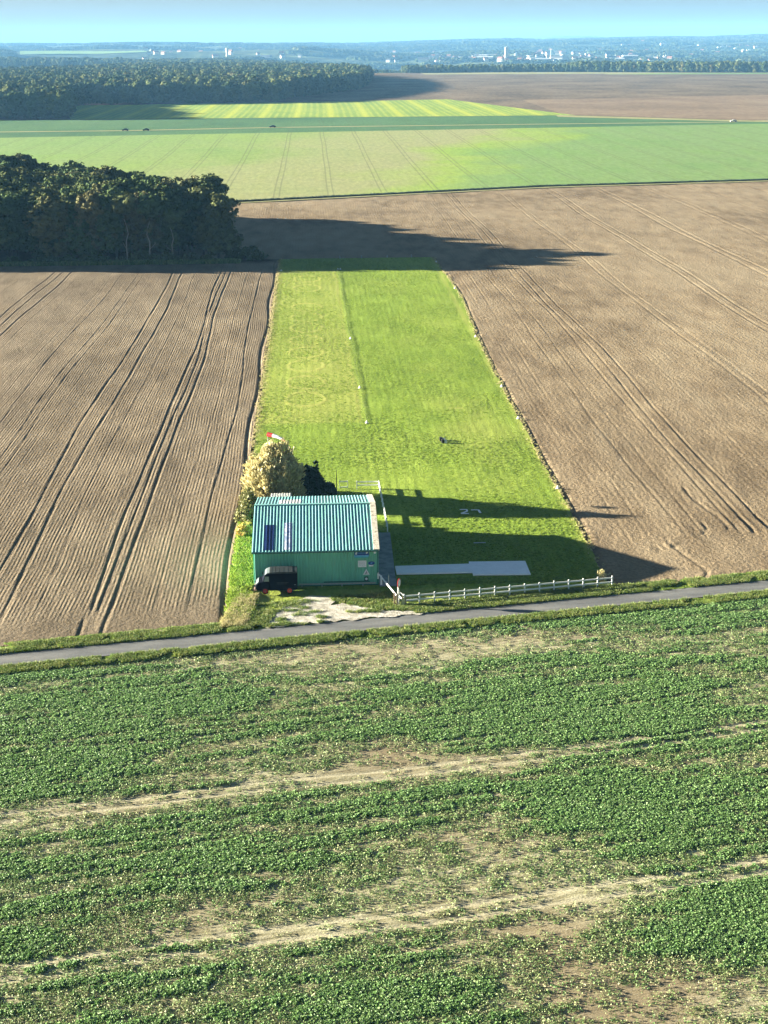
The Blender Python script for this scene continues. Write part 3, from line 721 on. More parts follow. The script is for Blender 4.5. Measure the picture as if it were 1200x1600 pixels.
# ------------------------------------------------------------------ trees
def tree_mesh(seed, h, r, ncl, per, leaf, base=.12, mat='leaf_wood', lumps=9, cr=1.25, rnd=.38):
    rng = np.random.default_rng(seed)
    # several lobes make an uneven crown
    ang = rng.random(lumps) * 2 * PI; rad = r * .55 * np.sqrt(rng.random(lumps)); zz = h * (base + .16 + (.68 - base) * rng.random(lumps))
    lob = np.stack([np.cos(ang) * rad, np.sin(ang) * rad, zz], -1)
    lob[0] = (0, 0, h * .78); lr = r * (.50 + .24 * rng.random(lumps))
    C = []; T = []; O = []
    for k in range(ncl):
        j = rng.integers(lumps); d = rng.normal(size=3); d /= np.linalg.norm(d); d[2] = d[2] * 1.0 + .15
        c = lob[j] + d * lr[j] * (.72 + .35 * rng.random())
        if c[2] < h * base: c[2] = h * base + rng.random() * h * .15
        rr = cr * (.5 + .7 * rng.random()); n = per
        q = rand_unit(n, rng) * (rng.random(n) ** .4)[:, None] * rr
        C.append(c + q * np.array([1, 1, .75])); O.append(d[None, :] * .6 + q / rr * .7); T.append(np.full(n, rng.random()) * .6 + rng.random(n) * .4)
    C = np.concatenate(C); T = np.concatenate(T)
    C[:, 2] = np.minimum(C[:, 2], h * (1.0 + .02 * rng.normal(size=len(C))))
    vs, q = leaf_quads(C, leaf, rng, .25, 1., np.concatenate(O), rnd=rnd)
    return np_mesh('crown', vs, q, M[mat], False, {'tone': ('FACE', T)})
def trunk_mesh(seed, h, r0, mat, limbs=7):
    rng = random.Random(seed); mb = MB(); p = Vector((0, 0, -.2)); r = r0
    top = h * .72; n = 6; pts = [p]
    for k in range(1, n + 1): pts.append(Vector((rng.uniform(-.25, .25) * k * .4, rng.uniform(-.25, .25) * k * .4, top * k / n)))
    for k in range(n): mb.tube(pts[k], pts[k + 1], r0 * (1 - .13 * k), r0 * (1 - .13 * (k + 1)), 7, cap=False)
    for k in range(limbs):
        a = rng.uniform(0, 2 * PI); j = rng.randint(2, n - 1); q = pts[j]; L = h * rng.uniform(.16, .28)
        e = q + Vector((math.cos(a) * L * .8, math.sin(a) * L * .8, L * .7)); mid = (q + e) / 2 + Vector((0, 0, -.2))
        mb.tube(q, mid, r0 * .42, r0 * .28, 5, cap=False); mb.tube(mid, e, r0 * .28, r0 * .08, 5, cap=False)
    o = mb.build('trunk', mat); COL.objects.unlink(o); me = o.data; bpy.data.objects.remove(o); return me
wood_cr = [tree_mesh(500 + k, h, r, 330, 34, .46, b, lumps=9, cr=1.0, rnd=.7) for k, (h, r, b) in enumerate(((18.5, 5.6, .02), (17.5, 5.9, .02), (19.5, 5.4, .03), (17, 5.2, .02), (18.5, 6.0, .03), (16, 5.4, .02)))]
wood_tr = [trunk_mesh(900 + k, 18, .30, M['bark']) for k in range(3)]
pale_tr = trunk_mesh(950, 15, .22, M['pale_bark'], 1)
def put_tree(name, x, y, cme, tme, s, label, group, z=0., cat='tree'):
    e = empty(name, (x, y, z), random.uniform(0, 6.28)); e.scale = (s * random.uniform(1.0, 1.2),) * 2 + (s,)
    tag(e, label, cat, group)
    link(bpy.data.objects.new('trunk', tme), e); link(bpy.data.objects.new('crown', cme), e)
    return e
# near wood
poly = [(-135, 389), (-80, 388.5), (-24.6, 390), (-24.8, 402), (-30, 419), (-44, 445), (-54, 463), (-74, 497), (-98, 503), (-135, 503)]
def inside(p, x, y):
    c = False; j = len(p) - 1
    for i in range(len(p)):
        if (p[i][1] > y) != (p[j][1] > y) and x < (p[j][0] - p[i][0]) * (y - p[i][1]) / (p[j][1] - p[i][1]) + p[i][0]: c = not c
        j = i
    return c
rowy = 389.
k = 0
while rowy < 505:
    x = -134 + random.uniform(0, 5)
    while x < -20:
        xx = x + random.uniform(-1.4, 1.4); yy = rowy + random.uniform(-1.4, 1.4)
        if rowy < 390: yy = 389.5 + random.uniform(-.7, .9)
        if inside(poly, xx, yy):
            s = random.uniform(.86, 1.06)
            if rowy < 390: s *= .92
            front = rowy < 390
            put_tree('woodland_tree', xx, yy, random.choice(wood_cr), random.choice(wood_tr), s,
                     'broad leafy tree in the shaded front row of the near wood' if front else 'rounded autumn tree crown within the near wood behind its front row',
                     'trees along the front of the near wood' if front else 'trees inside the near wood')
            k += 1
        x += 6.4 if rowy > 390 else 5.2
    rowy += 6.6
tops = [tree_mesh(700 + k, 17.5, 3.2, 60, 26, .55, .62) for k in range(2)]
put_tree('birch_tree', -46.6, 387.2, tops[0], pale_tr, 1., 'leftmost tree with a pale bare trunk at the edge of the near wood', 'pale trunked trees at the front of the near wood')
put_tree('birch_tree', -41.0, 387.2, tops[1], pale_tr, .97, 'tree with a straight pale trunk, between two others at the edge of the near wood', 'pale trunked trees at the front of the near wood')
put_tree('birch_tree', -35.2, 387.3, tops[0], pale_tr, .8, 'shorter tree with a pale trunk, rightmost pale trunk at the edge of the near wood', 'pale trunked trees at the front of the near wood')
put_tree('woodland_tree', -24.3, 392.5, wood_cr[3], wood_tr[0], .97, 'broad leafy tree at the right hand end of the near wood', 'trees along the front of the near wood')
put_tree('woodland_tree', -27.8, 413.5, wood_cr[2], wood_tr[1], 1.0, 'rounded autumn tree crown within the near wood behind its front row', 'trees inside the near wood')
# low brushwood at the right foot of the wood
def bush_mesh(seed, rx, ry, h, ncl, per, leaf, mat, cr=.5, lean=None, up=0.):
    rng = np.random.default_rng(seed); C = []; T = []
    for k in range(ncl):
        d = rand_unit(1, rng)[0]; d[2] = abs(d[2]); c = d * np.array([rx, ry, h * .95]) * (.55 + .42 * rng.random() ** .5) * (.72 + .5 * float(fbm(d[0] * 2.6 + seed, d[1] * 2.6 + d[2] * 3.1, seed, 2)))
        n = per; C.append(c + rand_unit(n, rng) * (rng.random(n) ** .5)[:, None] * cr * (.5 + rng.random())); T.append(np.full(n, rng.random() * .6) + rng.random(n) * .4)
    C = np.concatenate(C); C[:, 2] = np.clip(C[:, 2], .03, h); T = np.concatenate(T)
    if up:
        n = len(C); o = C - np.array([0, 0, -h * .15]); o /= np.linalg.norm(o, axis=1)[:, None]; o = o + rng.normal(size=(n, 3)) * .35; o /= np.linalg.norm(o, axis=1)[:, None]
        s = np.cross(o, rand_unit(n, rng)); s /= np.linalg.norm(s, axis=1)[:, None]
        vs, q = quads_from(C, s * leaf * .16, o * leaf * up)
    else: vs, q = leaf_quads(C, leaf, rng, .2)
    return np_mesh('foliage', vs, q, M[mat], False, {'tone': ('FACE', T)})
def stems(seed, n, h, r, spread, mat):
    rng = random.Random(seed); mb = MB()
    for k in range(n):
        a = rng.uniform(0, 6.28); b = Vector((math.cos(a) * .2, math.sin(a) * .2, -.1)); e = Vector((math.cos(a) * spread * rng.random(), math.sin(a) * spread * rng.random(), h * rng.uniform(.7, 1)))
        mb.tube(b, e, r, r * .3, 5, cap=False)
    return mb.build('stem', mat)
def bush(name, x, y, me, label, h, cat='bush', mat='bark', ns=8):
    e = empty(name, (x, y, 0)); tag(e, label, cat)
    link(bpy.data.objects.new('foliage', me), e)
    s = stems(int(abs(x * 10)), ns, h * .8, .05, h * .35, M[mat]); s.parent = e
    return e
ub = [bush_mesh(40 + k, 2.6, 1.5, 2.6, 46, 22, .38, 'leaf_wood', .7) for k in range(3)]
xu = -84.
while xu < -22:
    e = empty('margin_bush', (xu, 386.9 + random.uniform(-.4, .5), 0), random.choice((0, PI))); k_s = random.uniform(.6, 1.25); e.scale = (k_s * 1.2, k_s, k_s)
    tag(e, 'low dark leafy bush in the shade along the foot of the near wood', 'bush', 'bushes along the foot of the near wood')
    link(bpy.data.objects.new('foliage', random.choice(ub)), e)
    xu += random.uniform(3., 6.)
bush('undergrowth_bush', -17.5, 392, bush_mesh(11, 5.5, 3., 3.2, 80, 22, .4, 'leaf_wood', .8), 'low dark brushwood at the right hand foot of the near wood', 3)
bush('willow_bush', -5.6, 175.2, bush_mesh(12, 4.0, 3.9, 7.9, 900, 18, .42, 'leaf_willow', .5, up=.5), 'tall bushy pale yellow willow behind the hangar', 7, ns=16)
bush('conifer_bush', -1.2, 177.6, bush_mesh(13, 1.9, 1.5, 4.5, 420, 20, .22, 'leaf_conifer', .3), 'dark dense upright evergreen right of the yellow willow', 4)
bush('conifer_bush', .9, 178.4, bush_mesh(14, 1.3, 1.0, 1.5, 120, 20, .2, 'leaf_conifer', .3), 'low dark evergreen bush between the tall evergreen and the dark pole', 1.6)
bush('olive_shrub', -8.0, 168.3, bush_mesh(15, 1.35, 3.2, 3.6, 330, 20, .2, 'leaf_olive', .4), 'olive green shrub against the back left corner of the hangar', 3)
bush('golden_shrub', -8.3, 162.4, bush_mesh(16, .9, 1.0, 1.6, 70, 20, .16, 'leaf_gold', .3), 'small golden yellow shrub below the olive green shrub', 1.4)
bush('pale_shrub', 28.3, 145.2, bush_mesh(17, .5, .5, 1.2, 26, 14, .12, 'leaf_willow', .25), 'small pale dead looking shrub at the right end of the white fence', 1., ns=4)

# far wood: edge trees singly, the mass behind as stuff
far_me = [tree_mesh(800 + k, 17.5 + k * .7, 5.2, 130, 20, .85, .0, 'leaf_far', 8, 1.2) for k in range(5)]
def far_tree(x, y, s, label, group, z=0.):
    o = link(bpy.data.objects.new('far_tree', random.choice(far_me))); o.location = (x, y, z); o.rotation_euler.z = random.uniform(0, 6.28); o.scale = (s * 1.2, s * 1.2, s)
    tag(o, label, 'tree', group); return o
def along(pl, step):
    out = []
    for (x0, y0), (x1, y1) in zip(pl[:-1], pl[1:]):
        L = math.hypot(x1 - x0, y1 - y0); n = max(1, int(L / step))
        for k in range(n): u = k / n; out.append((x0 + (x1 - x0) * u, y0 + (y1 - y0) * u))
    return out
FW = [(-420, 1190), (-182, 1188), (-226, 1462), (-120, 1482), (-34, 1505), (-26, 1590), (14, 1720), (50, 1850), (66, 2010), (86, 2400), (60, 2700), (-60, 2900), (-320, 3150), (-420, 2700), (-620, 2550), (-800, 2500), (-800, 1190)]
for j, (x, y) in enumerate(along(FW[:10], 5.8)):
    if x < -260 and y < 1200: continue
    far_tree(x + random.uniform(-2, 2), y + random.uniform(-1, 3), random.uniform(.85, 1.12), 'tree on the shaded outer edge of the big distant wood', 'edge trees of the big distant wood')
n = 14000
X = -700 + 830 * RNG.random(n); Y = 1190 + 1950 * RNG.random(n)
k_ = np.array([inside(FW, a, b) for a, b in zip(X, Y)]) & (X > -.24 * Y - 60)
far_c = proto_coll('far_tree_protos', [bpy.data.objects.new('far_tree_%d' % k, m_) for k, m_ in enumerate(far_me)])
X = X[k_]; Y = Y[k_]; n = len(X)
scatter('distant_wood', np.stack([X, Y, 0 * X - 1], -1), .85 + .35 * RNG.random(n), RNG.random(n) * 6.28, RNG.integers(0, 5, n), far_c, 'closed autumn canopy of the big wood behind its edge trees', 'woodland')
# tree line at the far edge of the plateau
TL = [(175, 2900), (248, 2925), (400, 2910), (480, 2870), (560, 2820), (640, 2760), (760, 2700), (880, 2660)]
for j, (x, y) in enumerate(along(TL, 8.)):
    if x < 300 and random.random() < .35: continue
    far_tree(x + random.uniform(-2, 2), y + random.uniform(0, 10), random.uniform(.65, .95) * (1.1 if x > 480 else .85), 'tree in the hedgerow line at the far edge of the brown plateau', 'hedgerow trees in front of the town')
n = 1500; u = RNG.random(n); X = 170 + 900 * u; Y = np.interp(X, [p[0] for p in TL], [p[1] for p in TL]) + 12 + 90 * RNG.random(n)
scatter('hedgerow_wood', np.stack([X, Y, terrain(X, Y) - .5], -1), (.6 + .4 * RNG.random(n)) * np.where(X > 480, 1.05, .8), RNG.random(n) * 6.28, RNG.integers(0, 5, n), far_c, 'belt of trees behind the hedgerow line in front of the town', 'woodland')
# woods on the hills
cl = []
for k in range(4):
    rng = np.random.default_rng(60 + k); c = (rng.random((34, 3)) - .5) * np.array([60, 40, 0]) + np.array([0, 0, 7]); C = np.concatenate([q + rand_unit(22, rng) * np.array([6, 6, 6]) * (.6 + .5 * rng.random()) for q in c]); C[:, 2] = np.clip(C[:, 2], 0, 15)
    Oo = C - np.repeat(c, 22, 0); Oo /= np.linalg.norm(Oo, axis=1)[:, None]; Oo[:, 2] += .2; vs_, q_ = leaf_quads(C, 5.5, rng, .3, 1., Oo); cl.append(bpy.data.objects.new('hill_clump_%d' % k, np_mesh('hill_clump', vs_, q_, M['leaf_hill'], False, {'tone': ('FACE', rng.random(len(q_)))})))
hill_c = proto_coll('hill_protos', cl)
n = 42000; Dh = 3300 * np.power(12500 / 3300, RNG.random(n)); xx = -120 + 1440 * RNG.random(n); X = (xx - 490) / 2509 * Dh
msk = fbm(X / 520, Dh / 420, 131, 4) + .10 * sstep(8000, 11000, Dh)
town = (xx > 600) & (Dh < 6300) & (Dh > 3900)
k_ = (msk > .50) & ~((xx > 20) & (xx < 470) & (Dh > 5000 + 300 * np.sin(xx / 50)) & (Dh < 7300)) & ~(town & (RNG.random(n) < .85)); X = X[k_]; Y = Dh[k_]; n = len(X)
scatter('hillside_woods', np.stack([X, Y, terrain(X, Y) - 1], -1), .6 + .6 * RNG.random(n), RNG.random(n) * 6.28, RNG.integers(0, 4, n), hill_c, 'hazy woods covering the slopes beyond the town', 'woodland')
n = 420; X = -1000 + 560 * RNG.random(n); Y = 3750 + 350 * RNG.random(n)
scatter('distant_copse', np.stack([X * (Y / 3900), Y, terrain(X, Y) - .5], -1), .9 + .3 * RNG.random(n), RNG.random(n) * 6.28, RNG.integers(0, 5, n), far_c, 'small pale wood beyond the left end of the big wood', 'woodland')

# ------------------------------------------------------------------ hangar
HX0, HX1, HY0, HY1, HR = -6.7, 5.8, 145.25, 164.2, 154.7
ZE, ZR = 3.82, 5.72
hg = empty('hangar', ((HX0 + HX1) / 2, HY0, 0)); tag(hg, 'green corrugated metal hangar with a teal pitched roof beside the grass airstrip', 'hangar')
def hpart(mb, name, mats, bevel=0):
    o = mb.build(name, mats, None); o.parent = hg; o.matrix_parent_inverse = Matrix.Translation(-Vector(hg.location)); return o
mb = MB()
mb.prism([(HX0 + .05, 0), (HX1 - .05, 0), (HX1 - .05, ZE - .05), (HX0 + .05, ZE - .05)], HY0 + .05, HY0 + .15)
x = HX0 + .12
while x < HX1 - .15:
    mb.add([(x, HY0 + .05, .12), (x + .03, HY0, .12), (x + .15, HY0, .12), (x + .18, HY0 + .05, .12), (x, HY0 + .05, ZE - .1), (x + .03, HY0, ZE - .1), (x + .15, HY0, ZE - .1), (x + .18, HY0 + .05, ZE - .1)],
           [(0, 1, 5, 4), (1, 2, 6, 5), (2, 3, 7, 6), (0, 3, 2, 1), (4, 5, 6, 7)])
    x += .30
hpart(mb, 'front_wall', M['wall_green'])
for nm, xx in (('side_wall', HX0), ('side_wall', HX1)):
    mb = MB(); sgn = 1 if xx < 0 else -1
    prof = [(HY0 + .15, 0), (HY1, 0), (HY1, ZE), (HR, ZR - .08), (HY0 + .15, ZE - .08)]
    vs = [(xx + sgn * .05, y, z) for y, z in prof] + [(xx + sgn * .12, y, z) for y, z in prof]; n = 5
    mb.add(vs, [tuple(range(n)), tuple(range(n, 2 * n))[::-1]] + [(k, n + k, n + (k + 1) % n, (k + 1) % n) for k in range(n)])
    y = HY0 + .3
    while y < HY1 - .3:
        zt = (ZE + (ZR - ZE) * (1 - abs(y - HR) / (HR - HY0))) - .15
        mb.box(min(xx, xx + sgn * .05), max(xx, xx + sgn * .05), y, y + .12, .12, zt); y += .3
    hpart(mb, nm, M['wall_green'])
mb = MB(); mb.box(HX0 + .12, HX1 - .12, HY1 - .1, HY1, 0, ZE - .03); hpart(mb, 'back_wall', M['wall_green'])
# roof: two slopes with standing ribs
mb = MB()
OV = .25
def slope(y):   # underside height of the roof skin
    return ZR - (ZR - ZE) * abs(y - HR) / (HR - HY0)
yf, yb = HY0 - OV, HY1 + OV
XL, XR = HX0 - .12, HX1 + .02
def slab(mb, x0, x1, ya, yb_, t0, t1, mi=0):
    mb.add([(x0, ya, slope(ya) + t0), (x1, ya, slope(ya) + t0), (x1, yb_, slope(yb_) + t0), (x0, yb_, slope(yb_) + t0),
            (x0, ya, slope(ya) + t1), (x1, ya, slope(ya) + t1), (x1, yb_, slope(yb_) + t1), (x0, yb_, slope(yb_) + t1)],
           [(0, 3, 2, 1), (4, 5, 6, 7), (0, 1, 5, 4), (1, 2, 6, 5), (2, 3, 7, 6), (3, 0, 4, 7)], mi)
slab(mb, XL, XR, yf, HR, 0, .05); slab(mb, XL, XR, HR, yb, 0, .05)
def rib(mb, x, ya, yb_, mi=1, h=.038, w=.058):
    vs = []
    for y in (ya, yb_):
        s = slope(y) + .051
        vs += [(x - w, y, s), (x - w * .45, y, s + h), (x + w * .45, y, s + h), (x + w, y, s)]
    mb.add(vs, [(0, 1, 5, 4), (1, 2, 6, 5), (2, 3, 7, 6), (0, 3, 2, 1), (4, 5, 6, 7)], mi)
x = XL + .10
while x < HX1 - .62:
    rib(mb, x, yf, HR - .12); rib(mb, x, HR + .12, yb, mi=1); x += .333
hpart(mb, 'roof', [M['roof_teal'], M['roof_rib']])
mb = MB(); mb.box(XL, XR - .5, HR - .16, HR + .16, ZR + .04, ZR + .135); hpart(mb, 'ridge_cap', M['roof_rib'])
mb = MB(); slab(mb, HX1 - .50, XR + .06, yf - .02, HR, .052, .14); slab(mb, HX1 - .50, XR + .06, HR, yb + .02, .052, .14)
mb.box(XR - .02, XR + .06, yf, yf + .1, ZE - .1, ZE + .02); hpart(mb, 'verge_flashing', M['cream'])
mb = MB(); mb.bar((XL, yf - .07, ZE - .10), (XR, yf - .07, ZE - .10), .13, .12); mb.tube((HX1 - .1, yf - .02, ZE - .15), (HX1 - .1, HY0 - .04, .2), .045); mb.build
hpart(mb, 'gutter', M['trim_dark'])
def skylight(x0, x1, ya, yb_, mat, nm='skylight'):
    mb = MB(); slab(mb, x0, x1, ya, yb_, .053, .075)
    x = XL + .10
    while x < HX1:
        if x0 + .05 < x < x1 - .05: rib(mb, x, ya, yb_, 0, .065, .06)
        x += .333
    return hpart(mb, nm, mat)
skylight(-5.68, -4.64, HY0 + .05, HR - 4.3, M['navy_panel'])['label'] = 'dark navy roof light'
skylight(-3.72, -2.68, HY0 + .05, HR - 3.9, M['violet_panel'])['label'] = 'mottled violet roof light'
skylight(-4.4, -1.9, HR + 1.2, HR + 5.4, M['pale_panel'], 'roof_patch')
mb = MB(); mb.box(HX0 + .02, HX1 - .02, HY0 - .03, HY0 + .04, 0, .13); mb.box(.3, 4.9, HY0 - .10, HY0 - .03, .42, .50); hpart(mb, 'plinth', M['trim_dark'])
mb = MB(); mb.tube((5.42, HY0 - .02, 3.58), (5.42, HY0 - .25, 3.52), .09, .12, 10); hpart(mb, 'floodlight', M['sign_white'])
mb = MB(); mb.tube((4.55, HY0 - .02, .72), (4.55, HY0 - .14, .72), .12, .12, 12); mb.box(4.35, 4.75, HY0 - .04, HY0 - .0, .5, .95, 1); hpart(mb, 'wall_lamp', [M['sign_white'], M['trim_dark']])

# low guard rail along the front
gr = empty('guard_rail', (1.8, 144.95, 0)); tag(gr, 'low grey metal guard rail along the foot of the hangar front wall', 'rail')
mb = MB(); mb.bar((-2.2, 144.95, .36), (5.5, 144.95, .36), .06, .13); o = mb.build('rail', M['steel']); o.parent = gr; o.matrix_parent_inverse = Matrix.Translation(-Vector(gr.location))
for xx in (-1.9, .1, 2.1, 4.2):
    mb = MB(); mb.box(xx - .04, xx + .04, 144.99, 145.07, 0, .34); o = mb.build('post', M['steel']); o.parent = gr; o.matrix_parent_inverse = Matrix.Translation(-Vector(gr.location))

# signs on the front wall (each unscrewed on its own)
YW = HY0 - .045
def sign(name, label, cat='sign'):
    o = empty(name, (0, 0, 0)); tag(o, label, cat); return o
s = sign('club_sign', 'long dark blue sign with white emblems over a light blue strip on the hangar')
s.location = (4.1, YW, 3.3)
def spart(mb, nm, mat, par, lab=None):
    o = mb.build(nm, mat, par)
    if lab: o['label'] = lab
    return o
mb = MB(); mb.box(-.72, .72, -.02, .02, -.08, .30); spart(mb, 'panel', M['blue_dark'], s)
mb = MB(); mb.box(-.74, .74, -.025, .02, -.22, -.084); spart(mb, 'light_strip', M['blue_light'], s)
mb = MB(); mb.box(-.72, .62, -.015, .02, -.34, -.224); spart(mb, 'cyan_strip', M['blue_mid'], s)
mb = MB(); mb.add([(-.66, -.026, .02), (-.48, -.026, -.02), (-.44, -.026, .26), (-.56, -.026, .24)], [(0, 1, 2, 3)]); spart(mb, 'emblem', M['sign_white'], s)
mb = MB(); mb.add([(.40, -.026, .10), (.52, -.026, .06), (.64, -.026, .16), (.62, -.026, .24), (.44, -.026, .22)], [(0, 1, 2, 3, 4)]); spart(mb, 'emblem', M['sign_white'], s)
mb = MB()
for k in range(9): mb.box(-.38 + k * .085, -.33 + k * .085, -.027, -.021, .10, .17)
spart(mb, 'lettering', M['blue_light'], s)
s = sign('notice_board', 'white rectangular notice of faint lines of text below the blue sign on the hangar wall'); s.location = (4.15, YW, 2.3)
mb = MB(); mb.box(-.42, .42, -.02, .02, -.34, .34); spart(mb, 'panel', M['sign_white'], s)
mb = MB(); rr = random.Random(4)
for k in range(7):
    xx = -.34
    while xx < .3:
        L = rr.uniform(.04, .13); mb.box(xx, min(xx + L, .34), -.024, -.0205, .24 - k * .08, .265 - k * .08); xx += L + .04
spart(mb, 'text_line', M['ink'], s)
s = sign('oval_sign', 'small dark blue oval sign over a white plate near the hangar corner'); s.location = (5.08, YW, 2.36)
mb = MB(); n = 24
mb.add([(math.cos(2 * PI * k / n) * .33, -.02, math.sin(2 * PI * k / n) * .17) for k in range(n)] + [(math.cos(2 * PI * k / n) * .33, .02, math.sin(2 * PI * k / n) * .17) for k in range(n)],
       [tuple(range(n)), tuple(range(n, 2 * n))[::-1]] + [(k, n + k, n + (k + 1) % n, (k + 1) % n) for k in range(n)])
spart(mb, 'oval', M['blue_dark'], s)
mb = MB(); mb.box(-.28, .18, -.02, .02, -.34, -.20); spart(mb, 'plate', M['sign_white'], s)
mb = MB(); mb.add([(-.16, -.024, 0), (.0, -.024, -.05), (.14, -.024, .03), (.02, -.024, .07)], [(0, 1, 2, 3)]); spart(mb, 'emblem', M['blue_light'], s)
s = sign('warning_triangle', 'white triangular warning sign low on the hangar wall'); s.location = (4.55, YW, 1.15)
mb = MB(); mb.add([(-.33, -.02, 0), (.33, -.02, 0), (0, -.02, .62), (-.33, .02, 0), (.33, .02, 0), (0, .02, .62)], [(0, 1, 2), (3, 5, 4), (0, 3, 4, 1), (1, 4, 5, 2), (2, 5, 3, 0)]); spart(mb, 'panel', M['sign_white'], s)
mb = MB(); mb.bar((-.12, -.026, .16), (.1, -.026, .24), .005, .05); mb.bar((-.16, -.026, .09), (.14, -.026, .11), .005, .03); mb.bar((0, -.026, .26), (0.0, -.026, .40), .04, .005); spart(mb, 'symbol', M['black'], s)

# shed behind the hangar
sh = empty('shed', (-4.3, 166.0, -.12)); tag(sh, 'small lean-to shed with a pale corrugated roof behind the hangar', 'shed')
mb = MB(); mb.box(-1.0, 1.0, -1.2, 1.2, 0, 3.2); spart(mb, 'wall', M['wood'], sh)
mb = MB(); mb.add([(-1.15, -1.35, 3.24), (1.15, -1.35, 3.24), (1.15, 1.4, 3.42), (-1.15, 1.4, 3.42), (-1.15, -1.35, 3.28), (1.15, -1.35, 3.28), (1.15, 1.4, 3.46), (-1.15, 1.4, 3.46)],
                  [(0, 3, 2, 1), (4, 5, 6, 7), (0, 1, 5, 4), (1, 2, 6, 5), (2, 3, 7, 6), (3, 0, 4, 7)])
for k in range(8):
    xx = -1.05 + k * .29; mb.bar((xx, -1.35, 3.30), (xx, 1.4, 3.48), .09, .06)
spart(mb, 'roof', M['pale_panel'], sh)

# ------------------------------------------------------------------ van
vn = empty('delivery_van', (-6.55, 143.75, .16)); tag(vn, 'old dark navy delivery van with red wheels parked against the hangar', 'van')
W2 = .93
mb = MB(); mb.prism([(.14, .42), (.10, .62), (.16, .95), (.42, 1.20), (.72, 1.26), (.80, 1.30), (1.02, 1.92), (1.22, 2.10), (1.50, 2.18), (1.50, .36), (.3, .36)], -W2 + .06, W2 - .06)
spart(mb, 'cab', M['van_navy'], vn).modifiers.new('bevel', 'BEVEL').width = .05
mb = MB(); mb.prism([(1.502, .36), (1.502, 2.10), (4.22, 2.10), (4.22, .42), (4.0, .36)], -W2, W2)
for k in range(11): mb.box(1.56, 4.16, -W2 - .012, -W2 - .001, .62 + k * .125, .66 + k * .125)
spart(mb, 'cargo_box', M['van_navy'], vn)
mb = MB(); mb.prism([(1.47, 2.104), (1.50, 2.22), (2.2, 2.27), (3.6, 2.27), (4.20, 2.22), (4.24, 2.104)], -W2 + .03, W2 - .03)
for k in range(7): mb.bar((1.6 + k * .42, -W2 + .1, 2.285), (1.6 + k * .42, W2 - .1, 2.275), .05, .015)
spart(mb, 'roof', M['van_grey'], vn).modifiers.new('bevel', 'BEVEL').width = .05
mb = MB(); mb.add([(1.03, -W2 + .09, 1.955), (1.03, W2 - .09, 1.955), (1.24, W2 - .09, 2.135), (1.24, -W2 + .09, 2.135), (1.50, W2 - .09, 2.215), (1.50, -W2 + .09, 2.215)], [(0, 3, 2, 1), (3, 5, 4, 2)]); spart(mb, 'cab_roof', M['van_front'], vn)
def offs(mb_pts): return mb_pts
mb = MB(); mb.add([(.835, -.78, 1.36), (.835, .78, 1.36), (1.005, .74, 1.86), (1.005, -.74, 1.86)], [(0, 1, 2, 3)]); spart(mb, 'windscreen', M['glass_pale'], vn)
mb = MB(); mb.prism([(.92, 1.32), (1.44, 1.30), (1.44, 1.80), (1.08, 1.82)], -W2 + .045, -W2 + .058); spart(mb, 'side_window', M['glass_pale'], vn)
mb = MB(); mb.prism([(.92, 1.32), (1.44, 1.30), (1.44, 1.80), (1.08, 1.82)], W2 - .058, W2 - .045); spart(mb, 'side_window', M['glass_pale'], vn)
mb = MB(); mb.add([(.085, -.62, .62), (.085, .62, .62), (.145, .58, .96), (.145, -.58, .96)], [(0, 1, 2, 3)])
mb.add([(.155, -.72, .98), (.155, .72, .98), (.41, .68, 1.225), (.41, -.68, 1.225)], [(0, 1, 2, 3)]); spart(mb, 'grille', M['van_front'], vn)
mb = MB(); mb.box(-.06, .05, -.88, .88, .36, .52); mb.box(-.04, .22, -.90, -.82, .36, .50); spart(mb, 'bumper', M['pink'], vn)
for sg in (-1, 1):
    mb = MB(); mb.tube((-.05, sg * .62, .80), (.14, sg * .62, .80), .12, .10, 12); spart(mb, 'headlight', M['glass_pale'], vn)
    mb = MB(); mb.tube((.95, sg * .86, 1.45), (.78, sg * 1.1, 1.5), .015); mb.box(.72, .78, sg * 1.1 - .09, sg * 1.1 + .09, 1.38, 1.66); spart(mb, 'mirror', M['black'], vn)
for wx in (1.05, 3.45):
    for sg in (-1, 1):
        wh = empty('wheel', (wx, sg * (W2 - .07), .335)); wh.parent = vn
        mb = MB(); mb.tube((0, -.085, 0), (0, .085, 0), .335, None, 24); o = spart(mb, 'tyre', M['tyre'], wh)
        mb = MB(); mb.tube((0, sg * .086, 0), (0, sg * .10, 0), .235, .215, 20); mb.tube((0, sg * .1, 0), (0, sg * .14, 0), .07, .05, 10, mi=1); spart(mb, 'rim', [M['red'], M['van_front']], wh)
mb = MB(); mb.box(2.2, 3.2, -W2 - .02, -W2 - .013, 1.02, 1.05)
for k in range(9): mb.box(2.22 + k * .13, 2.30 + k * .13, -W2 - .022, -W2 - .013, 1.12, 1.22)
spart(mb, 'lettering', M['van_grey'], vn)
mb = MB(); mb.tube((3.9, -W2 - .02, .95), (4.1, -W2 - .02, .95), .02); spart(mb, 'handle', M['steel'], vn)

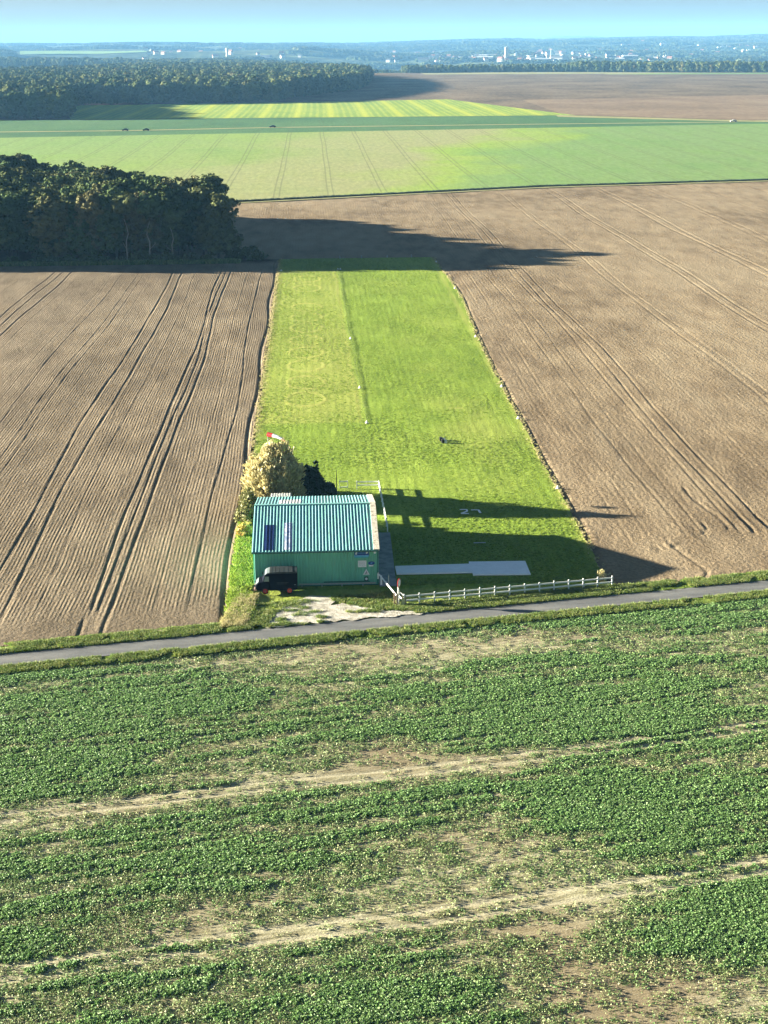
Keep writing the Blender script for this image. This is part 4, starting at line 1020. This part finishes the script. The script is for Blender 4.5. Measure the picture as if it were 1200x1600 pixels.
# ------------------------------------------------------------------ fences and gate
def rail_fence(name, pts, spacing, label, h=1.05, rails=(.42, .86), mat='white_paint', pw=.13):
    e = empty(name, (pts[0][0], pts[0][1], .08)); tag(e, label, 'fence'); O = Vector((pts[0][0], pts[0][1], 0))
    for k, ((x0, y0), (x1, y1)) in enumerate(zip(pts[:-1], pts[1:])):
        L = math.hypot(x1 - x0, y1 - y0); n = max(1, round(L / spacing)); P0 = Vector((x0, y0, 0)) - O; P1 = Vector((x1, y1, 0)) - O; dr = (P1 - P0).normalized()
        for j in range(n + 1 if k == len(pts) - 2 else n):
            p = P0 + (P1 - P0) * j / n; mb = MB(); mb.box(p.x - pw / 2, p.x + pw / 2, p.y - pw / 2, p.y + pw / 2, -.1, h); mb.add([(p.x - pw / 2, p.y - pw / 2, h), (p.x + pw / 2, p.y - pw / 2, h), (p.x + pw / 2, p.y + pw / 2, h), (p.x - pw / 2, p.y + pw / 2, h), (p.x, p.y, h + .05)], [(0, 1, 4), (1, 2, 4), (2, 3, 4), (3, 0, 4)])
            mb.build('post', M[mat], e)
        for z in rails:
            for j in range(n):
                a = P0 + (P1 - P0) * j / n + dr * pw * .52; b = P0 + (P1 - P0) * (j + 1) / n - dr * pw * .52
                mb = MB(); mb.bar(a + Vector((0, 0, z)), b + Vector((0, 0, z)), .05, .145); mb.build('rail', M[mat], e)
    return e
rail_fence('rail_fence', [(7.55, 140.6), (8.0, 139.25), (29.0, 143.25)], 1.55, 'long white two rail fence along the roadside edge of the lawn')
rail_fence('side_fence', [(4.6, 180.0), (7.3, 180.0), (7.5, 162.6)], 1.9, 'white rail fence running back from the concrete apron behind the hangar', h=.98, rails=(.45, .86))
rail_fence('gate_panel', [(2.5, 180.3), (3.5, 180.3)], 1.0, 'short white gate panel standing alone behind the hangar', h=.98, rails=(.15, .86), pw=.07)
bg_ = empty('barrier_gate', (5.95, 145.0, .1)); tag(bg_, 'white pole barrier slanting from the hangar corner to the round road sign', 'barrier')
mb = MB(); mb.tube((-.1, .2, 1.02), (1.30, -5.7, .95), .075, .075, 10); mb.build('boom', M['white_paint'], bg_)
mb = MB(); mb.box(-.02, .16, -.15, .03, 0, 1.0); mb.build('post', M['white_paint'], bg_)
mb = MB(); mb.box(-.3, -.15, .1, .3, .6, 1.25); mb.build('counterweight', M['white_paint'], bg_)
for k, (xx, yy, h) in enumerate(((7.05, 139.15, 1.3), (7.28, 138.95, 1.2))):
    mb = MB(); mb.box(-.07, .07, -.07, .07, 0, h); o = mb.build('wooden_post', M['wood']); o.location = (xx, yy, .05)
    tag(o, ['weathered wooden post under the end of the white barrier', 'weathered wooden post right beside the foot of the round sign'][k], 'post')
mb = MB(); mb.tube((0, 0, 0), (0, 0, 1.3), .05, .05, 8); o = mb.build('bollard', M['steel']); o.location = (6.75, 144.3, .1); tag(o, 'slim pale bollard on the concrete apron', 'bollard')
rs = empty('road_sign', (7.42, 139.2, .05)); rs.rotation_euler.z = math.radians(68); tag(rs, 'round white and red road sign on a wide white post seen nearly edge on', 'road sign')
mb = MB(); mb.box(-.11, .11, -.05, .05, 0, 1.95); mb.build('post', M['white_paint'], rs)
mb = MB(); mb.tube((0, -.10, 2.3), (0, -.06, 2.3), .45, .45, 28, mi=1); mb.tube((0, -.112, 2.3), (0, -.101, 2.3), .36, .36, 28); mb.build('disc', [M['white_paint'], M['red']], rs)
pb = empty('utility_box', (7.95, 139.1, .05)); tag(pb, 'pale yellow utility box on short legs between the road sign and the white fence', 'box')
mb = MB(); mb.box(-.22, .12, -.15, .15, .05, .72); mb.box(-.24, .14, -.17, .17, .72, .77); mb.build('cabinet', M['yellow_box'], pb)
mb = MB(); mb.box(.14, .22, -.05, .05, 0, 1.0); mb.build('post', M['wood'], pb)
mb = MB(); mb.tube((0, 0, 0), (0, 0, 3.15), .07, .03, 8); o = mb.build('dark_pole', M['black']); o.location = (2.1, 177.6, 0); tag(o, 'slim dark pole standing behind the hangar beside the small white gate panel', 'pole')
mb = MB(); mb.tube((0, 0, 0), (0, 0, 2.1), .05, .05, 8); o = mb.build('metal_post', M['steel']); o.location = (.15, 180.2, 0); tag(o, 'thin grey post just right of the tall dark evergreen', 'post')
# windsock above the willow
wsx = empty('windsock', (-6.0, 178.9, 0)); tag(wsx, 'red and white windsock on a mast showing above the yellow willow', 'windsock')
mb = MB(); mb.tube((0, 0, 0), (0, 0, 7.45), .05, .04, 8); mb.build('mast', M['steel'], wsx)
pr = [((.0, 0, 7.38), .28, 'red'), ((.6, -.35, 7.32), .24, 'white_paint'), ((1.25, -.7, 7.2), .19, 'white_paint'), ((1.75, -1.0, 7.0), .14, 'red'), ((2.0, -1.15, 6.85), .11, 'red')]
for (p0, r0, m0), (p1, r1, m1) in zip(pr[:-1], pr[1:]):
    mb = MB(); mb.tube(p0, p1, r0, r1, 14, cap=False); mb.build('sock_band', M[m0], wsx)

# ------------------------------------------------------------------ marks laid on the airstrip
def slab_obj(name, pts, z0, z1, mat, label, cat, group=None, parent=None):
    mb = MB(); n = len(pts)
    mb.add([(x, y, z0) for x, y in pts] + [(x, y, z1) for x, y in pts], [tuple(range(n))[::-1], tuple(range(n, 2 * n))] + [(k, (k + 1) % n, n + (k + 1) % n, n + k) for k in range(n)])
    o = mb.build(name, mat)
    if label: tag(o, label, cat, group)
    return o
slab_obj('white_sheeting', [(7.75, 147.95), (15.5, 147.95), (15.5, 147.2), (21.35, 147.0), (21.35, 151.1), (15.45, 151.25), (15.45, 150.6), (7.7, 150.35)], .10, .24, M['white_sheet'], 'large flat white sheeting, narrow then wide, laid on the shaded lawn', 'sheeting')
num = empty('runway_number', (17.3, 169, 0)); tag(num, 'small white painted runway number 27 lying on the shaded grass', 'runway number')
def dig(name, bars):
    mb = MB()
    for a, b, wd in bars: mb.bar((a[0], a[1], .22), (b[0], b[1], .22), wd, .03)
    mb.build(name, M['white_paint'], num)
dig('numeral', [((-1.05, 1.0), (-.25, 1.0), .22), ((-.25, 1.0), (-.25, .35), .22), ((-.25, .3), (-1.0, -.5), .24), ((-1.05, -.6), (-.15, -.6), .24)])
dig('numeral', [((.25, .75), (1.15, .75), .22), ((1.1, .75), (1.2, -.45), .26)])
mb = MB(); mb.bar((16.6, 157.6, .2), (17.9, 157.6, .2), .18, .03); o = mb.build('grass_marker', M['steel']); tag(o, 'faint pale marker strip on the shaded lawn beyond the white sheeting', 'marker')
MK = [(5.55, 370.6, 'at the far end of the grass divider'), (6.15, 370.8, 'right of another at the far end of the divider'), (6.3, 279.6, 'on the divider ridge near its middle'), (6.7, 237.3, 'on the divider ridge nearer the hangar'), (7.0, 213.9, 'at the near end of the grass divider'),
      (-8.0, 369.5, 'in the shaded far left corner of the airstrip'), (30.1, 381.4, 'at the far right corner of the airstrip just short of the shade'), (30.9, 338.5, 'on the sunny right edge, next after the corner one'), (29.4, 279.7, 'halfway along the right edge of the airstrip'), (29.1, 236.5, 'on the right edge of the airstrip past its middle'), (28.9, 214.9, 'on the right edge of the airstrip nearest the hangar'),
      (29.0, 178.5, 'on the right edge beside the shadow band')]
for k, (x, y, tx) in enumerate(MK):
    e = empty('edge_marker', (x, y, .05)); e.scale = (.75, .75, .75); tag(e, 'small white marker ' + tx, 'marker', 'white markers round the airstrip')
    mb = MB(); mb.tube((0, 0, .04), (0, 0, .52), .30, .05, 10); mb.build('cone', M['white_paint'], e)
    mb = MB(); mb.box(-.36, .36, -.3, .3, 0, .05); mb.build('base', M['steel'], e)
for k, (x, y) in enumerate(((6.4, 391), (11.9, 391.2), (18.4, 391.3), (24.6, 391.4))):
    mb = MB(); mb.tube((0, 0, 0), (0, 0, .7), .12, .08, 8); o = mb.build('boundary_post', M['steel']); o.location = (x, y, 0)
    tag(o, 'small pale post in the shade along the far end of the airstrip', 'post', 'pale posts along the far end of the airstrip')
cr = empty('landing_crate', (17.0, 202.4, .05)); tag(cr, 'pair of small black and white boxes on the sunny grass in mid airstrip', 'box')
for dx, dy in ((-.1, .7), (.05, -.5)):
    mb = MB(); mb.box(dx - .32, dx + .08, dy - .3, dy + .3, 0, .45, 0); mb.box(dx + .085, dx + .42, dy - .25, dy + .25, 0, .3, 1); mb.build('box', [M['black'], M['white_paint']], cr)

# ------------------------------------------------------------------ cars on the field track
def car(name, x, y, col, label, rz=0.):
    e = empty(name, (x, y, 0), rz); tag(e, label, 'car', 'cars parked on the track between the green fields')
    mb = MB(); mb.prism([(-2.1, .3), (-2.15, .75), (-1.9, .95), (-1.0, 1.02), (-.45, 1.5), (.9, 1.55), (1.7, 1.1), (2.1, 1.0), (2.15, .3)], -.88, .88); mb.build('body', col, e)
    mb = MB(); mb.prism([(-.85, 1.03), (-.42, 1.42), (.85, 1.46), (1.45, 1.06)], -.895, -.881); mb.prism([(-.85, 1.03), (-.42, 1.42), (.85, 1.46), (1.45, 1.06)], .881, .895); mb.build('window', M['glass'], e)
    for wx in (-1.35, 1.35):
        for sg in (-1, 1): mb = MB(); mb.tube((wx, sg * .78, .32), (wx, sg * .92, .32), .32, None, 12); mb.build('wheel', M['tyre'], e)
M['car_blue'] = plain('dark_blue_car_paint', (.03, .06, .10), .3, .5); M['car_green'] = plain('dark_green_car_paint', (.02, .045, .04), .3, .5); M['car_light'] = plain('pale_car_paint', (.55, .56, .55), .3, .5)
car('parked_car', -118.6, 1011, M['car_blue'], 'dark blue car, leftmost on the track between the green fields'); car('parked_car', -105.4, 1010.5, M['car_green'], 'dark green car just right of the leftmost one on the field track')
car('parked_car', -25.8, 1036, M['car_blue'], 'dark car standing alone in the middle of the field track', .05); car('parked_car', 283, 1052, M['car_light'], 'pale car at the right end of the field track by the brown field')

# ------------------------------------------------------------------ town beyond the plateau
TW = [plain('town_wall_%s' % n_, c, .8, .2) for n_, c in (('white', (.52, .52, .50)), ('cream', (.46, .42, .34)), ('grey', (.36, .38, .40)))]
TRf = [plain('town_roof_%s' % n_, c, .8, .2) for n_, c in (('slate', (.10, .11, .13)), ('tile', (.26, .13, .09)), ('pale', (.5, .52, .54)))]
TGl = plain('town_window', (.06, .08, .10), .3, .5)
def px_az(x): return (x - 490) / 2509.
def dist_for(x, y):
    """ground distance at which the terrain shows at image row y in column x"""
    D = np.linspace(3300, 11000, 400); z = terrain(px_az(x) * D, D); row = (74.4 - .007 * x) + (52 - z) * 2400 / D
    return float(D[np.argmin(np.abs(row - y))])
def house_me(w, d, h, rh, wm, rm):
    mb = MB(); mb.box(-w / 2, w / 2, -d / 2, d / 2, -2, h); a = mb.build('wall', wm)
    mb = MB(); mb.add([(-w / 2 - .4, -d / 2 - .4, h), (w / 2 + .4, -d / 2 - .4, h), (w / 2 + .4, d / 2 + .4, h), (-w / 2 - .4, d / 2 + .4, h), (-w / 2 - .4, 0, h + rh), (w / 2 + .4, 0, h + rh)], [(0, 1, 5, 4), (2, 3, 4, 5), (0, 4, 3), (1, 2, 5), (0, 3, 2, 1)]); b = mb.build('roof', rm)
    ms = (a.data, b.data); bpy.data.objects.remove(a); bpy.data.objects.remove(b); return ms
HM = [house_me(12, 9, 6, 4, TW[0], TRf[0]), house_me(14, 10, 6, 4, TW[1], TRf[1]), house_me(11, 9, 7, 4.5, TW[0], TRf[1]), house_me(26, 12, 7, 4, TW[0], TRf[0]), house_me(40, 24, 8, 2, TW[2], TRf[2])]
rr = random.Random(21)
def house(x, y, kind, label, group, s=1.):
    D = dist_for(x, y); X = px_az(x) * D; z = float(terrain(np.array([X]), np.array([D]))[0])
    e = empty('house' if kind < 3 else 'long_building', (X, D, z), rr.uniform(-.6, .6)); e.scale = (s, s, s); tag(e, label, 'house' if kind < 3 else 'building', group)
    link(bpy.data.objects.new('wall', HM[kind][0]), e); link(bpy.data.objects.new('roof', HM[kind][1]), e)
for (x0, x1, y0, y1, n, lab) in ((610, 730, 84, 98, 40, 'on the slope left of the tall white tower'), (730, 800, 84, 97, 50, 'close round the tall white tower'), (800, 900, 82, 98, 55, 'between the tall white tower and the white hall'), (900, 1060, 80, 98, 60, 'in the town right of the white hall'), (1060, 1200, 70, 92, 30, 'on the hillside at the far right'), (230, 480, 80, 95, 22, 'scattered beyond the big wood'), (840, 1180, 66, 78, 16, 'high on the hill above the town')):
    for k in range(n):
        kd = rr.choice((0, 0, 1, 2, 2, 3)); house(rr.uniform(x0, x1), rr.uniform(y0, y1), kd, ('small pale house ' if kd < 3 else 'long pale building ') + lab, ('houses ' if kd < 3 else 'long buildings ') + lab, rr.uniform(1.0, 1.5))
for k in range(16):
    house(rr.uniform(720, 1050), rr.uniform(90, 98), 4, 'wide pale flat roofed shed in the industrial part of the town', 'industrial sheds in the town', rr.uniform(.9, 1.6))
def block(name, x, y, w, d, h, label, cat, storeys=0, cols=0, wm=None, rz=0.):
    D = dist_for(x, y); X = px_az(x) * D; z = float(terrain(np.array([X]), np.array([D]))[0])
    e = empty(name, (X, D, z), rz); tag(e, label, cat)
    mb = MB(); mb.box(-w / 2, w / 2, -d / 2, d / 2, -3, h); mb.build('wall', wm or TW[0], e)
    mb = MB(); mb.box(-w / 2 - .3, w / 2 + .3, -d / 2 - .3, d / 2 + .3, h, h + .8); mb.box(-w / 6, w / 6, -d / 6, d / 6, h + .8, h + 3.4); mb.build('roof', TRf[2], e)
    for i in range(storeys):
        for j in range(cols):
            cx = -w / 2 + (j + .5) * w / cols; cz = 2 + i * (h - 2) / storeys
            mb = MB(); mb.box(cx - w / cols * .28, cx + w / cols * .28, -d / 2 - .06, -d / 2 - .005, cz, cz + 1.5); mb.build('window', TGl, e)
    return e
block('tower_block', 798, 96, 11, 11, 46, 'tall slim white tower block above the rest of the town', 'tower block', 14, 4)
block('white_hall', 876, 96, 40, 22, 14, 'broad white industrial hall in the middle of the town', 'hall', 2, 8)
for x, y, w, h, lb in ((813, 93, 8, 22, 'slim pale silo just right of the tall white tower'), (846, 94, 8, 18, 'pale concrete silo midway between the tall tower and the white hall'), (863, 95, 9, 20, 'cream block immediately left of the white hall')): block('silo', x, y, w, w, h, lb, 'silo', 0, 0, TW[1] if x > 850 else TW[0])
for x, y, w, h, lb in ((929, 91, 30, 16, 'cream apartment block right of the white hall'), (951, 92, 12, 18, 'left one of two grey green blocks in the right of the town'), (957.5, 92, 12, 17, 'right one of two grey green blocks in the right of the town'), (1052, 93, 22, 12, 'white block behind the hedgerow trees'), (1140, 79, 46, 14, 'long white block on the hillside at the right'), (1161, 81, 10, 14, 'small square white block between larger ones at the far right'), (1175, 86, 14, 18, 'narrow bright white block at the far right'), (1184, 86, 26, 20, 'wide bright white block at the far right'), (1196, 81, 30, 20, 'bright white block at the right edge on the hillside'), (1048, 74, 40, 14, 'white building alone on the wooded hill'), (749, 93, 26, 14, 'cream block left of the tall white tower'), (690, 91, 30, 12, 'white building above the small trees left of the tall white tower')):
    block('apartment_block', x, y, w, 14, h, lb, 'apartment block', 3, 4, TW[1] if 'cream' in lb or 'bright' in lb else TW[0])
# cooling hall with sloping white roof, chimney, church
D = dist_for(880, 95); X = px_az(884) * D; z = float(terrain(np.array([X]), np.array([D]))[0])
mb = MB(); mb.prism([(-26, -2), (28, -2), (28, 12), (14, 22), (6, 22), (-26, 6)], -12, 12); o = mb.build('factory_building', TW[0]); o.location = (X, D, z); tag(o, 'white factory with a steeply sloping roof in the middle of the town', 'factory')
mb = MB(); mb.tube((0, 0, 0), (0, 0, 42), 1.8, 1.2, 10); o = mb.build('factory_chimney', TW[0]); D = dist_for(868, 95); X = px_az(868) * D; o.location = (X, D, float(terrain(np.array([X]), np.array([D]))[0])); tag(o, 'thin tall chimney beside the sloping white factory', 'chimney')
D = dist_for(360, 93); X = px_az(360) * D; z = float(terrain(np.array([X]), np.array([D]))[0])
e = empty('water_tower', (X, D, z)); tag(e, 'white water tower standing alone beyond the middle of the big wood', 'water tower')
mb = MB(); mb.tube((0, 0, -2), (0, 0, 26), 5, 3.6, 16); mb.build('shaft', TW[0], e); mb = MB(); mb.tube((0, 0, 26), (0, 0, 36), 4.6, 5.6, 16); mb.tube((0, 0, 36), (0, 0, 38), 5.6, 1., 16); mb.build('tank', TW[0], e)

# pale fields on the far slopes
patchm = M['pale_margin']
for k, (x0, x1, y0, y1, mt) in enumerate(((640, 760, 92, 97.5, 'crop_mid'), (560, 640, 90, 93, 'crop_mid'), (40, 260, 83, 87, 'crop_mid'), (560, 740, 86, 89.5, 'crop_yellow'), (1080, 1200, 83, 86.5, 'crop_mid'), (0, 60, 101, 103, 'pale_margin'))):
    if k not in (2, 3, 4, 5): continue
    Da = dist_for((x0 + x1) / 2, y1); Db = dist_for((x0 + x1) / 2, y0)
    if Db <= Da + 30: Db = Da + 400
    aa = np.linspace(px_az(x0), px_az(x1), 40); DD = np.linspace(Da, Db, 16)[:, None]
    U = aa[None, :] * DD; V = np.repeat(DD, 40, 1); struct(grid_obj('hillside_field', U, V, terrain(U, V) + 5., M[mt]))

# ------------------------------------------------------------------ air
if not NO_HAZE:
    mb = MB(); mb.box(-14500, 14500, -600, 20600, -60, 235)
    hz = mb.build('haze', []); hz['kind'] = 'stuff'; hz['label'] = 'thin blue haze in the air over the fields and the town'; hz['category'] = 'haze'
    hm = bpy.data.materials.new('haze_air'); hm.use_nodes = True; ht = hm.node_tree
    for n_ in list(ht.nodes):
        if n_.type != 'OUTPUT_MATERIAL': ht.nodes.remove(n_)
    pv = ht.nodes.new('ShaderNodeVolumePrincipled'); pv.inputs['Color'].default_value = (.22, .52, .92, 1); pv.inputs['Density'].default_value = 6.3e-5; pv.inputs['Anisotropy'].default_value = 0.
    ht.links.new(pv.outputs[0], [n_ for n_ in ht.nodes if n_.type == 'OUTPUT_MATERIAL'][0].inputs['Volume'])
    hz.data.materials.append(hm)
